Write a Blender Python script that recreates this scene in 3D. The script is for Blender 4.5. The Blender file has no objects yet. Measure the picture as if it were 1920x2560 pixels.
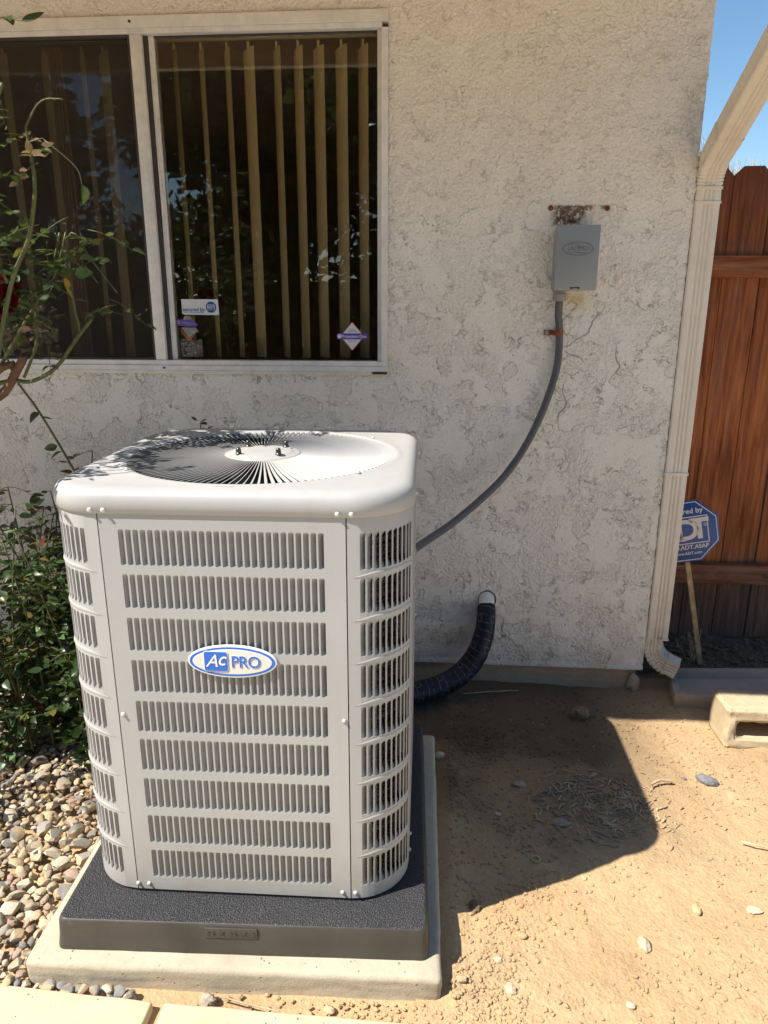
import bpy, bmesh, math, random
import numpy as np
from math import sin, cos, pi, radians, sqrt, atan2, tan
from mathutils import Vector, Matrix, Euler, noise

rnd = random.Random(7)
S = bpy.context.scene
COL = S.collection

# ------------------------------------------------------------------ camera
cam = bpy.data.cameras.new('camera')
camo = bpy.data.objects.new('camera', cam)
COL.objects.link(camo)
F_, P_, YW, RL = 1800.17, .2784, .0749, -.0014
cam.sensor_fit = 'VERTICAL'
cam.sensor_height = 36.0
cam.lens = 36.0 * F_ / 2560
cam.clip_start = .02
cam.clip_end = 600
camo.location = (0, -2.561, 1.4289)
camo.rotation_euler = (pi / 2 - P_, 0, YW)
camo.rotation_euler = (Matrix.Rotation(YW, 3, 'Z') @ Matrix.Rotation(pi / 2 - P_, 3, 'X') @ Matrix.Rotation(-RL, 3, 'Z')).to_euler()
S.camera = camo

# ------------------------------------------------------------------ light
SUN = Vector((.68, .343, -1.04)).normalized()          # direction the light travels
el = math.asin(-SUN.z)
W = bpy.data.worlds.new('World')
S.world = W
W.use_nodes = True
wn = W.node_tree
for n in list(wn.nodes):
    wn.nodes.remove(n)
sky = wn.nodes.new('ShaderNodeTexSky')
sky.sky_type = 'NISHITA'
sky.sun_disc = False
sky.sun_elevation = el
sky.sun_rotation = atan2(-SUN.x, -SUN.y)
sky.altitude = 200
sky.air_density = 1.0
sky.dust_density = .1
sky.ozone_density = 1.0
bg = wn.nodes.new('ShaderNodeBackground')
bg.inputs[1].default_value = .08
wo = wn.nodes.new('ShaderNodeOutputWorld')
hsv = wn.nodes.new('ShaderNodeHueSaturation')
hsv.inputs['Hue'].default_value = .494
hsv.inputs['Saturation'].default_value = 1.15
wn.links.new(sky.outputs[0], hsv.inputs['Color'])
wn.links.new(hsv.outputs[0], bg.inputs[0])
wn.links.new(bg.outputs[0], wo.inputs[0])
sl = bpy.data.lights.new('sun', 'SUN')
sl.energy = 4.1
sl.angle = radians(.5)
sl.color = (1, .935, .835)
so = bpy.data.objects.new('sun', sl)
COL.objects.link(so)
so.rotation_euler = SUN.to_track_quat('-Z', 'Y').to_euler()
so.location = (-3, -3, 6)
S.view_settings.view_transform = 'Standard'
S.view_settings.look = 'None'
S.view_settings.gamma = 1
S.view_settings.use_curve_mapping = False
S.view_settings.exposure = 1.03
S.cycles.max_bounces = 10
S.cycles.diffuse_bounces = 5
S.cycles.transparent_max_bounces = 16


# ------------------------------------------------------------------ node helpers
class NT:
    def __init__(s, name, rough=.6, spec=.5, metal=0):
        s.m = bpy.data.materials.new(name)
        s.m.use_nodes = True
        s.t = s.m.node_tree
        s.b = s.t.nodes['Principled BSDF']
        s.out = s.t.nodes['Material Output']
        s.b.inputs['Roughness'].default_value = rough
        s.b.inputs['Specular IOR Level'].default_value = spec
        s.b.inputs['Metallic'].default_value = metal
        s._co = None

    def n(s, typ, **kw):
        nd = s.t.nodes.new('ShaderNode' + typ)
        for k, v in kw.items():
            setattr(nd, k, v)
        return nd

    def L(s, a, b):
        s.t.links.new(a, b)

    def put(s, sock, v):
        if isinstance(v, (int, float)):
            sock.default_value = v
        elif isinstance(v, tuple):
            if len(v) == 3 and sock.type == 'RGBA':
                v = v + (1,)
            sock.default_value = v
        else:
            s.L(v, sock)

    def co(s, scale=(1, 1, 1), kind='Object'):
        if s._co is None:
            s._co = s.n('TexCoord')
        mp = s.n('Mapping')
        s.L(s._co.outputs[kind], mp.inputs['Vector'])
        mp.inputs['Scale'].default_value = scale
        return mp.outputs[0]

    def geo_pos(s, scale=(1, 1, 1)):
        g = s.n('NewGeometry')
        mp = s.n('Mapping')
        s.L(g.outputs['Position'], mp.inputs['Vector'])
        mp.inputs['Scale'].default_value = scale
        return mp.outputs[0]

    def noise(s, co, scale, detail=4, rough=.55, dist=0):
        nd = s.n('TexNoise')
        s.L(co, nd.inputs['Vector'])
        nd.inputs['Scale'].default_value = scale
        nd.inputs['Detail'].default_value = detail
        nd.inputs['Roughness'].default_value = rough
        nd.inputs['Distortion'].default_value = dist
        return nd.outputs['Fac']

    def voro(s, co, scale, feature='F1', out='Distance'):
        nd = s.n('TexVoronoi', feature=feature)
        s.L(co, nd.inputs['Vector'])
        nd.inputs['Scale'].default_value = scale
        return nd.outputs[out]

    def ramp(s, fac, stops, interp='LINEAR'):
        nd = s.n('ValToRGB')
        s.put(nd.inputs[0], fac)
        r = nd.color_ramp
        r.interpolation = interp
        while len(r.elements) < len(stops):
            r.elements.new(.5)
        for e, (p, c) in zip(r.elements, stops):
            e.position = p
            e.color = (c, c, c, 1) if isinstance(c, (int, float)) else tuple(c) + (1,)
        return nd.outputs[0]

    def math(s, op, a, b=0., c=None, clamp=False):
        nd = s.n('Math', operation=op, use_clamp=clamp)
        s.put(nd.inputs[0], a)
        s.put(nd.inputs[1], b)
        if c is not None:
            s.put(nd.inputs[2], c)
        return nd.outputs[0]

    def mix(s, f, a, b, mode='MIX'):
        nd = s.n('Mix', data_type='RGBA', blend_type=mode)
        s.put(nd.inputs[0], f)
        s.put(nd.inputs[6], a)
        s.put(nd.inputs[7], b)
        return nd.outputs[2]

    def mapr(s, v, a, b, c=0., d=1.):
        nd = s.n('MapRange')
        s.put(nd.inputs[0], v)
        for i, x in enumerate((a, b, c, d)):
            nd.inputs[i + 1].default_value = x
        return nd.outputs[0]

    def sep(s, co):
        nd = s.n('SeparateXYZ')
        s.L(co, nd.inputs[0])
        return nd.outputs

    def bump(s, h, dist=.002, strength=1., prev=None):
        nd = s.n('Bump')
        nd.inputs['Strength'].default_value = strength
        nd.inputs['Distance'].default_value = dist
        s.L(h, nd.inputs['Height'])
        if prev is not None:
            s.L(prev, nd.inputs['Normal'])
        return nd.outputs[0]

    def rand(s):
        o = s.n('ObjectInfo').outputs['Random']
        g = s.n('NewGeometry').outputs['Random Per Island']
        return s.math('FRACT', s.math('ADD', o, g))

    def fin(s, color=None, normal=None, rough=None):
        if color is not None:
            s.put(s.b.inputs['Base Color'], color)
        if normal is not None:
            s.L(normal, s.b.inputs['Normal'])
        if rough is not None:
            s.put(s.b.inputs['Roughness'], rough)
        return s.m


def plain(name, c, rough=.6, spec=.5, metal=0, var=.12, scale=8, bump=None):
    t = NT(name, rough, spec, metal)
    co = t.geo_pos()
    n = t.noise(co, scale, 5)
    lo = tuple(x * (1 - var) for x in c)
    hi = tuple(min(1, x * (1 + var)) for x in c)
    col = t.ramp(n, [(.3, lo), (.7, hi)])
    nm = None
    if bump:
        nm = t.bump(t.noise(co, bump[0], 4), bump[1])
    return t.fin(col, nm)


# ------------------------------------------------------------------ materials
M = {}


def mat_stucco():
    t = NT('stucco', .92, .15)
    co = t.geo_pos()
    x, y, z = t.sep(co)
    grain = t.noise(co, 150, 3, .6)
    cells = t.voro(co, 120, 'SMOOTH_F1')
    lumps = t.noise(co, 45, 4, .6, .5)
    # trowelled flat patches bounded by thin broken crevices, more of them lower down the wall
    low = t.mapr(z, 2.1, 1.2, 0, 1)
    n1 = t.noise(co, 9, 5, .6, 0)
    c1 = t.math('ABSOLUTE', t.math('SUBTRACT', n1, .5))
    l1 = t.math('MULTIPLY', t.mapr(c1, .0, .0055, 1, 0), t.mapr(t.noise(co, 13, 3), .46, .58))
    n2 = t.noise(co, 24, 5, .6, 0)
    c2 = t.math('ABSOLUTE', t.math('SUBTRACT', n2, .53))
    l2 = t.math('MULTIPLY', t.mapr(c2, .0, .009, .55, 0), t.mapr(t.noise(co, 8, 3), .52, .60))
    pits = t.math('MULTIPLY', t.mapr(t.noise(co, 85, 2, .5), .66, .73), t.mapr(t.noise(co, 9, 2), .48, .6))
    plate = t.math('MULTIPLY', t.mapr(n1, .49, .52), t.mapr(low, 0, 1, .15, .7))
    rough_h = t.math('ADD', t.math('MULTIPLY', lumps, .9), t.math('MULTIPLY', grain, .6))
    rough_h = t.math('ADD', rough_h, t.math('MULTIPLY', cells, .6))
    flat_h = t.math('ADD', 1.0, t.math('MULTIPLY', grain, .2))
    nd = t.n('Mix', data_type='FLOAT')
    t.put(nd.inputs[0], plate)
    t.put(nd.inputs[2], rough_h)
    t.put(nd.inputs[3], flat_h)
    crev = t.math('MAXIMUM', t.math('MAXIMUM', l1, t.math('MULTIPLY', l2, .6)), t.math('MULTIPLY', pits, .5))
    crev = t.math('MULTIPLY', crev, t.mapr(low, 0, 1, .35, 1))
    h = t.math('SUBTRACT', nd.outputs[0], t.math('MULTIPLY', crev, .8))
    nm = t.bump(h, .009, 1.0)
    col = t.ramp(t.noise(co, 2.2, 5), [(.3, (.82, .775, .71)), (.7, (.86, .825, .77))])
    col = t.mix(t.math('MULTIPLY', crev, .42), col, (.34, .30, .25))  # crevice shade, along with dirt, darkened into the colour
    col = t.mix(t.mapr(rough_h, .75, 1.15, .05, 0), col, (.40, .35, .28))
    # soil splash on the lowest part of the stucco
    spl = t.math('MULTIPLY', t.mapr(z, .14, .40, .5, 0), t.mapr(t.noise(co, 5, 4), .35, .7))
    col = t.mix(spl, col, (.46, .36, .26))
    # dust near the pipe hole (grey and tan patches)
    dx = t.math('DIVIDE', t.math('SUBTRACT', x, .80), .09)
    dz = t.math('DIVIDE', t.math('SUBTRACT', z, 1.99), .16)
    rr = t.math('ADD', t.math('MULTIPLY', dx, dx), t.math('MULTIPLY', dz, dz))
    col = t.mix(t.math('MULTIPLY', t.mapr(rr, .0, 1.0, .5, 0), t.mapr(t.noise(co, 28, 5, .7), .35, .62)), col, (.26, .23, .20))
    # brown bare patch above the switch box
    w1 = t.math('MULTIPLY', t.mapr(t.math('ABSOLUTE', t.math('SUBTRACT', x, .43)), .055, .085, 1, 0),
                t.math('MULTIPLY', t.mapr(z, 1.672, 1.69), t.mapr(z, 1.742, 1.748, 1, 0)))
    taper = t.mapr(t.math('ADD', t.math('SUBTRACT', t.math('MULTIPLY', t.math('SUBTRACT', z, 1.672), 1.1), t.math('SUBTRACT', x, .40)),
                          t.math('MULTIPLY', t.math('SUBTRACT', t.noise(co, 30, 3), .5), .09)), -.03, -.005)
    w1 = t.math('MULTIPLY', w1, taper)
    w1 = t.math('MULTIPLY', w1, t.mapr(t.noise(co, 60, 4, .7), .38, .5))
    line = t.math('MULTIPLY', t.mapr(t.math('ABSOLUTE', t.math('SUBTRACT', x, .445)), .085, .1, 1, 0),
                  t.mapr(t.math('ABSOLUTE', t.math('SUBTRACT', z, 1.738)), .003, .008, .8, 0))
    line = t.math('MULTIPLY', line, t.mapr(t.noise(co, 40, 3), .4, .55))
    st = t.math('MAXIMUM', w1, line)
    brown = t.ramp(t.noise(co, 110, 4, .7), [(.3, (.07, .045, .03)), (.55, (.22, .15, .10)), (.75, (.45, .38, .30))])
    col = t.mix(st, col, brown)
    # ochre rust bleed below the box
    dx = t.math('DIVIDE', t.math('SUBTRACT', x, .455), .055)
    dz = t.math('DIVIDE', t.math('SUBTRACT', z, 1.45), .05)
    rr = t.math('ADD', t.math('MULTIPLY', dx, dx), t.math('MULTIPLY', dz, dz))
    oc = t.math('MULTIPLY', t.mapr(rr, .0, 1.3, .7, 0), t.mapr(t.noise(co, 25, 4), .3, .6))
    col = t.mix(oc, col, (.60, .45, .24))
    # soft grey-blue spray stain and rusty patch beside the pipe
    dx = t.math('DIVIDE', t.math('SUBTRACT', x, .08), .17)
    dz = t.math('DIVIDE', t.math('SUBTRACT', z, .30), .05)
    rr = t.math('ADD', t.math('MULTIPLY', dx, dx), t.math('MULTIPLY', dz, dz))
    col = t.mix(t.mapr(rr, .0, 1.3, .5, 0), col, (.40, .42, .46))
    dz = t.math('DIVIDE', t.math('SUBTRACT', z, .20), .05)
    rr = t.math('ADD', t.math('MULTIPLY', dx, dx), t.math('MULTIPLY', dz, dz))
    col = t.mix(t.math('MULTIPLY', t.mapr(rr, .0, 1.3, .55, 0), t.mapr(t.noise(co, 20, 3), .25, .6)), col, (.42, .30, .19))
    return t.fin(col, nm)


M['stucco'] = mat_stucco()


def mat_dirt():
    t = NT('dirt', .95, .15)
    co = t.geo_pos()
    n1 = t.noise(co, 3, 5)
    n2 = t.noise(co, 60, 5, .65)
    n3 = t.noise(co, 300, 3, .6)
    vo = t.voro(co, 110)
    col = t.ramp(n1, [(.28, (.41, .28, .150)), (.5, (.50, .345, .185)), (.72, (.57, .41, .235))])
    col = t.mix(t.mapr(n2, .32, .6, .35, 0), col, (.30, .20, .12))
    col = t.mix(t.mapr(n3, .5, .75, 0, .35), col, (.62, .50, .36))
    # shade close to the house and beside the unit, painted into the soil colour
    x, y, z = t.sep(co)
    soil_shade = t.math('ADD', t.mapr(y, -1.0, -.25, .15, .95), t.math('MULTIPLY', t.math('SUBTRACT', n1, .5), 1.4))
    soil_shade = t.math('MULTIPLY', t.mapr(soil_shade, .25, .8, 0, .85), t.math('MAXIMUM', t.mapr(x, .55, .85, 1, .15), t.mapr(y, .06, .14)))
    col = t.mix(soil_shade, col, (.085, .065, .05))
    nm = t.bump(t.math('ADD', t.math('MULTIPLY', n2, 1.), t.math('ADD', t.math('MULTIPLY', n3, .35), t.math('MULTIPLY', vo, -.5))), .0045, .8)
    return t.fin(col, nm)


M['crease'] = plain('stucco_crease', (.36, .32, .27), .95, .1)
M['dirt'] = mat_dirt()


def mat_concrete(name, c, pits=True, sc=1.):
    t = NT(name, .88, .25)
    co = t.geo_pos()
    n1 = t.noise(co, 4 * sc, 6)
    n2 = t.noise(co, 40 * sc, 5, .6)
    n3 = t.noise(co, 260, 3)
    col = t.ramp(n1, [(.3, tuple(x * .84 for x in c)), (.7, tuple(min(1, x * 1.08) for x in c))])
    col = t.mix(t.mapr(n2, .3, .6, .3, 0), col, tuple(x * .6 for x in c))
    col = t.mix(t.mapr(n3, .55, .75, 0, .3), col, tuple(x * .55 for x in c))
    pt = t.mapr(t.voro(co, 65), .1, .2, 1, 0)
    pm = t.math('MULTIPLY', pt, t.mapr(t.noise(co, 25, 2), .55, .62))
    h = t.math('SUBTRACT', t.math('ADD', t.math('MULTIPLY', n2, .6), t.math('MULTIPLY', n3, .3)), t.math('MULTIPLY', pm, 1.2))
    col = t.mix(t.math('MULTIPLY', pm, .5), col, tuple(x * .35 for x in c))
    return t.fin(col, t.bump(h, .003, .8))


M['slab'] = mat_concrete('slab_concrete', (.50, .44, .335))
M['paver'] = mat_concrete('paver_concrete', (.64, .54, .36), sc=.7)
M['block'] = mat_concrete('cinder_concrete', (.54, .44, .29))
M['foundation'] = mat_concrete('foundation_concrete', (.50, .38, .27))
M['tray'] = mat_concrete('tray_concrete', (.44, .355, .28))
M['patio'] = mat_concrete('patio_concrete', (.66, .58, .47))


def mat_enamel():
    t = NT('unit_enamel', .48, .35)
    co = t.co()
    n = t.noise(co, 3, 4)
    col = t.ramp(n, [(.3, (.395, .392, .388)), (.7, (.43, .427, .422))])
    ns = t.noise(co, 160, 2)
    dust = t.noise(co, 18, 5, .7)
    col = t.mix(t.mapr(dust, .55, .8, 0, .25), col, (.44, .40, .35))
    nm = t.bump(t.math('ADD', t.math('MULTIPLY', ns, .3), t.noise(co, 7, 2)), .0012, .35)
    x, y, z = t.sep(co)
    streak = t.noise(t.co((1, 1, .08)), 34, 5, .7)
    col = t.mix(t.math('MULTIPLY', t.mapr(streak, .52, .72, 0, .22), t.mapr(dust, .3, .6)), col, (.33, .29, .24))
    col = t.mix(t.math('MULTIPLY', t.mapr(z, .0, .22, .4, 0), t.mapr(dust, .35, .65)), col, (.34, .28, .20))
    return t.fin(col, nm, t.mapr(dust, .3, .7, .40, .6))


M['enamel'] = mat_enamel()
M['screwmat'] = plain('screw_paint', (.62, .6, .56), .3, .6)


def mat_coil():
    t = NT('coil_metal', .5, .5, .4)
    co = t.co()
    x, y, z = t.sep(co)
    w = t.math('FRACT', t.math('MULTIPLY', z, 110))
    col = t.ramp(w, [(.0, (.05, .045, .04)), (.5, (.50, .42, .33)), (1., (.06, .05, .05))])
    return t.fin(col, t.bump(w, .002))


M['coil'] = mat_coil()
M['dark'] = plain('dark_metal', (.035, .035, .037), .55)
M['inner_grey'] = plain('inner_galvanised', (.09, .09, .095), .5, .5, .3)
M['nut'] = plain('dark_steel', (.10, .095, .09), .35, .5, .8)


def mat_padtop():
    t = NT('pad_top', .55, .5)
    co = t.co()
    n = t.noise(co, 420, 2, .5)
    v = t.voro(co, 330)
    l = t.noise(co, 6, 4)
    col = t.ramp(n, [(.42, (.018, .018, .021)), (.6, (.05, .05, .056)), (.70, (.17, .17, .185))])
    col = t.mix(t.mapr(l, .4, .7, 0, .18), col, (.10, .09, .085))
    return t.fin(col, t.bump(t.math('ADD', n, v), .003, 1.))


M['padtop'] = mat_padtop()


def mat_padside():
    t = NT('pad_side', .42, .5)
    co = t.co()
    n = t.noise(co, 5, 5, .6)
    s = t.noise(t.co((1, 1, 14)), 12, 4, .7)
    d = t.noise(co, 22, 6, .75)
    col = t.ramp(n, [(.3, (.040, .035, .030)), (.7, (.075, .066, .056))])
    col = t.mix(t.mapr(d, .60, .8, 0, .45), col, (.22, .18, .14))
    return t.fin(col, t.bump(t.noise(co, 4, 3), .004, .5), t.mapr(s, .3, .7, .35, .55))


M['padside'] = mat_padside()


def mat_alu(name, c, r=.4, metal=.35):
    t = NT(name, r, .5, metal)
    co = t.geo_pos()
    n = t.noise(co, 14, 6, .7)
    sc = t.noise(t.geo_pos((1, 1, .05)), 60, 3)
    col = t.ramp(n, [(.35, tuple(x * .8 for x in c)), (.65, c)])
    col = t.mix(t.mapr(sc, .5, .7, 0, .25), col, tuple(x * .65 for x in c))
    return t.fin(col, t.bump(sc, .0008, .4))


M['alu'] = mat_alu('window_aluminium', (.84, .825, .81), .4, .1)
M['track'] = plain('dark_track', (.05, .045, .045), .5)


def mat_glass(name, tint, refl):
    m = bpy.data.materials.new(name)
    m.use_nodes = True
    t = m.node_tree
    for n in list(t.nodes):
        t.nodes.remove(n)
    o = t.nodes.new('ShaderNodeOutputMaterial')
    tr = t.nodes.new('ShaderNodeBsdfTransparent')
    tr.inputs[0].default_value = tint + (1,)
    gl = t.nodes.new('ShaderNodeBsdfGlossy')
    gl.inputs['Roughness'].default_value = 0.0
    gl.inputs[0].default_value = (1, 1, 1, 1)
    fr = t.nodes.new('ShaderNodeFresnel')
    fr.inputs[0].default_value = 1.5
    mu = t.nodes.new('ShaderNodeMath')
    mu.operation = 'MULTIPLY'
    mu.use_clamp = True
    mu.inputs[1].default_value = refl
    mx = t.nodes.new('ShaderNodeMixShader')
    t.links.new(fr.outputs[0], mu.inputs[0])
    t.links.new(mu.outputs[0], mx.inputs[0])
    t.links.new(tr.outputs[0], mx.inputs[1])
    t.links.new(gl.outputs[0], mx.inputs[2])
    t.links.new(mx.outputs[0], o.inputs[0])
    return m


M['glass'] = mat_glass('window_glass', (1, 1, 1), 1.35)


def mat_screen():
    m = bpy.data.materials.new('insect_screen')
    m.use_nodes = True
    t = m.node_tree
    b = t.nodes['Principled BSDF']
    b.inputs['Base Color'].default_value = (.030, .024, .020, 1)
    b.inputs['Roughness'].default_value = .8
    tr = t.nodes.new('ShaderNodeBsdfTransparent')
    mx = t.nodes.new('ShaderNodeMixShader')
    mx.inputs[0].default_value = .30
    t.links.new(tr.outputs[0], mx.inputs[1])
    t.links.new(b.outputs[0], mx.inputs[2])
    t.links.new(mx.outputs[0], t.nodes['Material Output'].inputs[0])
    return m


M['screen'] = mat_screen()
M['blind'] = plain('blind_vinyl', (.95, .71, .35), .55, .3, scale=3)
M['room'] = plain('room_paint', (.62, .47, .33), .9)
M['soffit'] = plain('soffit_paint', (.72, .57, .36), .85, bump=(30, .002))
M['roof'] = plain('roof_shingle', (.14, .12, .10), .95, bump=(60, .006))


def mat_spout():
    t = NT('downspout_paint', .5, .4)
    co = t.geo_pos()
    n = t.noise(co, 6, 6, .65)
    d = t.noise(t.geo_pos((1, 1, .15)), 30, 5, .7)
    col = t.ramp(n, [(.3, (.72, .64, .54)), (.7, (.82, .76, .67))])
    col = t.mix(t.mapr(d, .55, .75, 0, .3), col, (.42, .35, .26))
    x, y, z = t.sep(co)
    col = t.mix(t.math('MULTIPLY', t.mapr(z, .1, .5, .55, 0), t.mapr(t.noise(co, 14, 5), .35, .65)), col, (.38, .30, .21))
    return t.fin(col, t.bump(n, .0015, .4))


M['spout'] = mat_spout()


def mat_fence(horizontal=False):
    t = NT('fence_wood_rail' if horizontal else 'fence_wood', .75, .25)
    g = t.n('NewGeometry')
    oi = t.n('ObjectInfo')
    off = t.n('CombineXYZ')
    k = t.math('MULTIPLY', oi.outputs['Random'], 37.)
    for i in range(3):
        t.L(k, off.inputs[i])
    ad = t.n('VectorMath', operation='ADD')
    t.L(g.outputs['Position'], ad.inputs[0])
    t.L(off.outputs[0], ad.inputs[1])
    mp = t.n('Mapping')
    t.L(ad.outputs[0], mp.inputs['Vector'])
    mp.inputs['Scale'].default_value = (.07, 1, 1) if horizontal else (1, 1, .05)
    mp2 = t.n('Mapping')
    t.L(ad.outputs[0], mp2.inputs['Vector'])
    mp2.inputs['Scale'].default_value = (.35, 1, 1) if horizontal else (1, 1, .3)
    gr = t.noise(mp.outputs[0], 70, 6, .65, .4)
    fi = t.noise(mp.outputs[0], 260, 3, .6)
    bl = t.noise(mp2.outputs[0], 7, 5, .6)
    col = t.ramp(gr, [(.3, (.12, .030, .012)), (.5, (.42, .125, .042)), (.72, (.62, .25, .09))])
    col = t.mix(t.mapr(bl, .35, .7, .55, 0), col, (.085, .028, .014))
    st_ = t.noise(mp.outputs[0], 22, 5, .7)
    col = t.mix(t.mapr(st_, .52, .72, 0, .55), col, (.20, .15, .12))
    vk = t.voro(mp2.outputs[0], 5.5)
    col = t.mix(t.mapr(vk, .03, .085, .85, 0), col, (.05, .018, .01))
    x, y, z = t.sep(g.outputs['Position'])
    gw = t.mapr(t.math('ADD', z, t.math('MULTIPLY', bl, .35)), .44, .60, .8, 0)
    grey = t.ramp(gr, [(.3, (.045, .036, .032)), (.7, (.15, .125, .11))])
    col = t.mix(gw, col, grey)
    top = t.math('MULTIPLY', t.mapr(z, 1.52, 1.68, .75, 0), t.mapr(t.math('ADD', bl, t.math('MULTIPLY', t.math('GREATER_THAN', z, 1.62), .05)), .48, .62))
    if not horizontal:
        top = t.math('MULTIPLY', top, t.math('GREATER_THAN', z, 1.60))
        col = t.mix(t.math('MULTIPLY', t.mapr(z, 1.62, 1.66), .45), col, (.05, .013, .007))  # boards above the upper rail: weaker bounce light painted as darker colour
    col = t.mix(t.math('MULTIPLY', top, .8), col, (.16, .12, .10))
    return t.fin(col, t.bump(t.math('ADD', gr, t.math('MULTIPLY', fi, .4)), .003, .8))


M['fence'] = mat_fence()
M['rail'] = mat_fence(True)
M['greybox'] = plain('switch_box_paint', (.26, .28, .30), .32, .6, var=.04)
M['greyline'] = plain('switch_box_engraving', (.15, .16, .17), .5)
M['conduit'] = plain('conduit_pvc', (.085, .09, .10), .42, .5)
M['fitting'] = plain('grey_fitting', (.30, .29, .28), .45, .5)
M['rust'] = plain('rusty_strap', (.25, .075, .03), .7, .3, .3, var=.4, scale=60)
M['white_pvc'] = plain('white_pvc', (.72, .71, .68), .4)
M['blue'] = plain('emblem_blue', (.02, .14, .60), .3, .5, var=.02)
M['white'] = plain('emblem_white', (.85, .85, .83), .3, .5, var=.02)
M['cream'] = plain('emblem_cream', (.74, .70, .66), .4, .5, var=.02)
M['shadowgrey'] = plain('emblem_grey', (.38, .34, .31), .5, .5, var=.02)
M['signblue'] = plain('sign_blue', (.018, .075, .30), .35, .5, var=.05)
M['signwhite'] = plain('sign_white', (.70, .68, .66), .4, .4, var=.05)
M['stickwhite'] = plain('sticker_white', (.62, .66, .70), .5, var=.05)
M['stickblue'] = plain('sticker_blue', (.01, .06, .26), .5, var=.05)
M['stickred'] = plain('sticker_red', (.55, .10, .07), .5, var=.1)
M['stickorange'] = plain('sticker_orange', (.55, .17, .04), .5, var=.1)
M['stickpurple'] = plain('sticker_purple', (.11, .06, .40), .5, var=.1)
M['stickfade'] = plain('sticker_faded', (.26, .25, .24), .7, var=.6, scale=90)
M['stake'] = plain('stake_wood', (.50, .36, .20), .8, .2, var=.3, scale=25)
M['charcoal'] = plain('grey_slag', (.17, .17, .185), .8, var=.4, scale=40, bump=(80, .004))
M['black'] = plain('black_plastic', (.01, .01, .012), .4)


def mat_tape():
    t = NT('line_set_tape', .48, .4)
    uv = t.n('TexCoord').outputs['UV']
    x, y, z = t.sep(uv)          # x: around 0..1, y: metres along
    n = t.noise(t.geo_pos(), 9, 3)
    col = t.ramp(n, [(.40, (.004, .005, .009)), (.68, (.005, .012, .045))])
    sp = t.math('ADD', t.math('MULTIPLY', y, 38.), t.math('MULTIPLY', x, 1.0))
    f = t.math('FRACT', sp)
    idx = t.math('FLOOR', sp)
    ln = t.math('MULTIPLY', t.math('GREATER_THAN', f, .46), t.math('LESS_THAN', f, .52))
    dash = t.noise(t.math('ADD', 0, 0) if False else uv, 1)
    # broken lettering along each turn
    mp = t.n('Mapping')
    t.L(uv, mp.inputs['Vector'])
    mp.inputs['Scale'].default_value = (70, 8, 1)
    w = t.mapr(t.noise(mp.outputs[0], 1.0, 2), .43, .5)
    mp2 = t.n('Mapping')
    t.L(uv, mp2.inputs['Vector'])
    mp2.inputs['Scale'].default_value = (5, 36, 1)
    w2 = t.mapr(t.noise(mp2.outputs[0], 1.0, 1), .42, .46)
    pr = t.math('MULTIPLY', ln, t.math('MULTIPLY', w, w2))
    # round stamped marks
    cx = t.math('SUBTRACT', t.math('FRACT', t.math('MULTIPLY', x, 4)), .5)
    cy = t.math('SUBTRACT', t.math('FRACT', t.math('MULTIPLY', y, 9.5)), .5)
    r = t.math('SQRT', t.math('ADD', t.math('MULTIPLY', cx, cx), t.math('MULTIPLY', t.math('MULTIPLY', cy, cy), 2.6)))
    ring = t.math('MULTIPLY', t.math('GREATER_THAN', r, .15), t.math('LESS_THAN', r, .21))
    pr = t.math('MAXIMUM', pr, t.math('MULTIPLY', ring, .35))
    col = t.mix(t.math('MULTIPLY', pr, .6), col, (.30, .32, .38))
    seam = t.math('LESS_THAN', f, .06)
    return t.fin(col, t.bump(t.math('ADD', t.math('MULTIPLY', f, .5), t.noise(t.geo_pos(), 60, 3)), .003, .8))


M['tape'] = mat_tape()


def mat_pebble():
    t = NT('river_stone', .75, .3)
    r = t.rand()
    co = t.co()
    n = t.noise(co, 1.6, 5, .65)
    n2 = t.noise(co, 9, 4)
    col = t.ramp(r, [(0, (.20, .185, .17)), (.12, (.45, .35, .22)), (.28, (.50, .42, .29)), (.44, (.33, .30, .26)), (.52, (.52, .40, .24)),
                     (.66, (.40, .27, .20)), (.76, (.58, .52, .42)), (.85, (.23, .225, .22)), (.92, (.38, .32, .24))], 'CONSTANT')
    col = t.mix(t.mapr(n, .35, .65, .45, 0), col, t.mix(.5, col, (.10, .085, .07)))
    col = t.mix(t.mapr(n2, .55, .7, 0, .3), col, (.62, .58, .50))
    return t.fin(col, t.bump(t.math('ADD', t.math('MULTIPLY', n, .8), t.math('MULTIPLY', n2, .3)), .003, .8))


M['pebble'] = mat_pebble()
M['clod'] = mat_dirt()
M['chip'] = plain('dry_bark_chip', (.40, .30, .20), .9, .2, var=.4, scale=14)
M['twig'] = plain('dry_twig', (.42, .32, .20), .9, .2, var=.3, scale=30)


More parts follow.
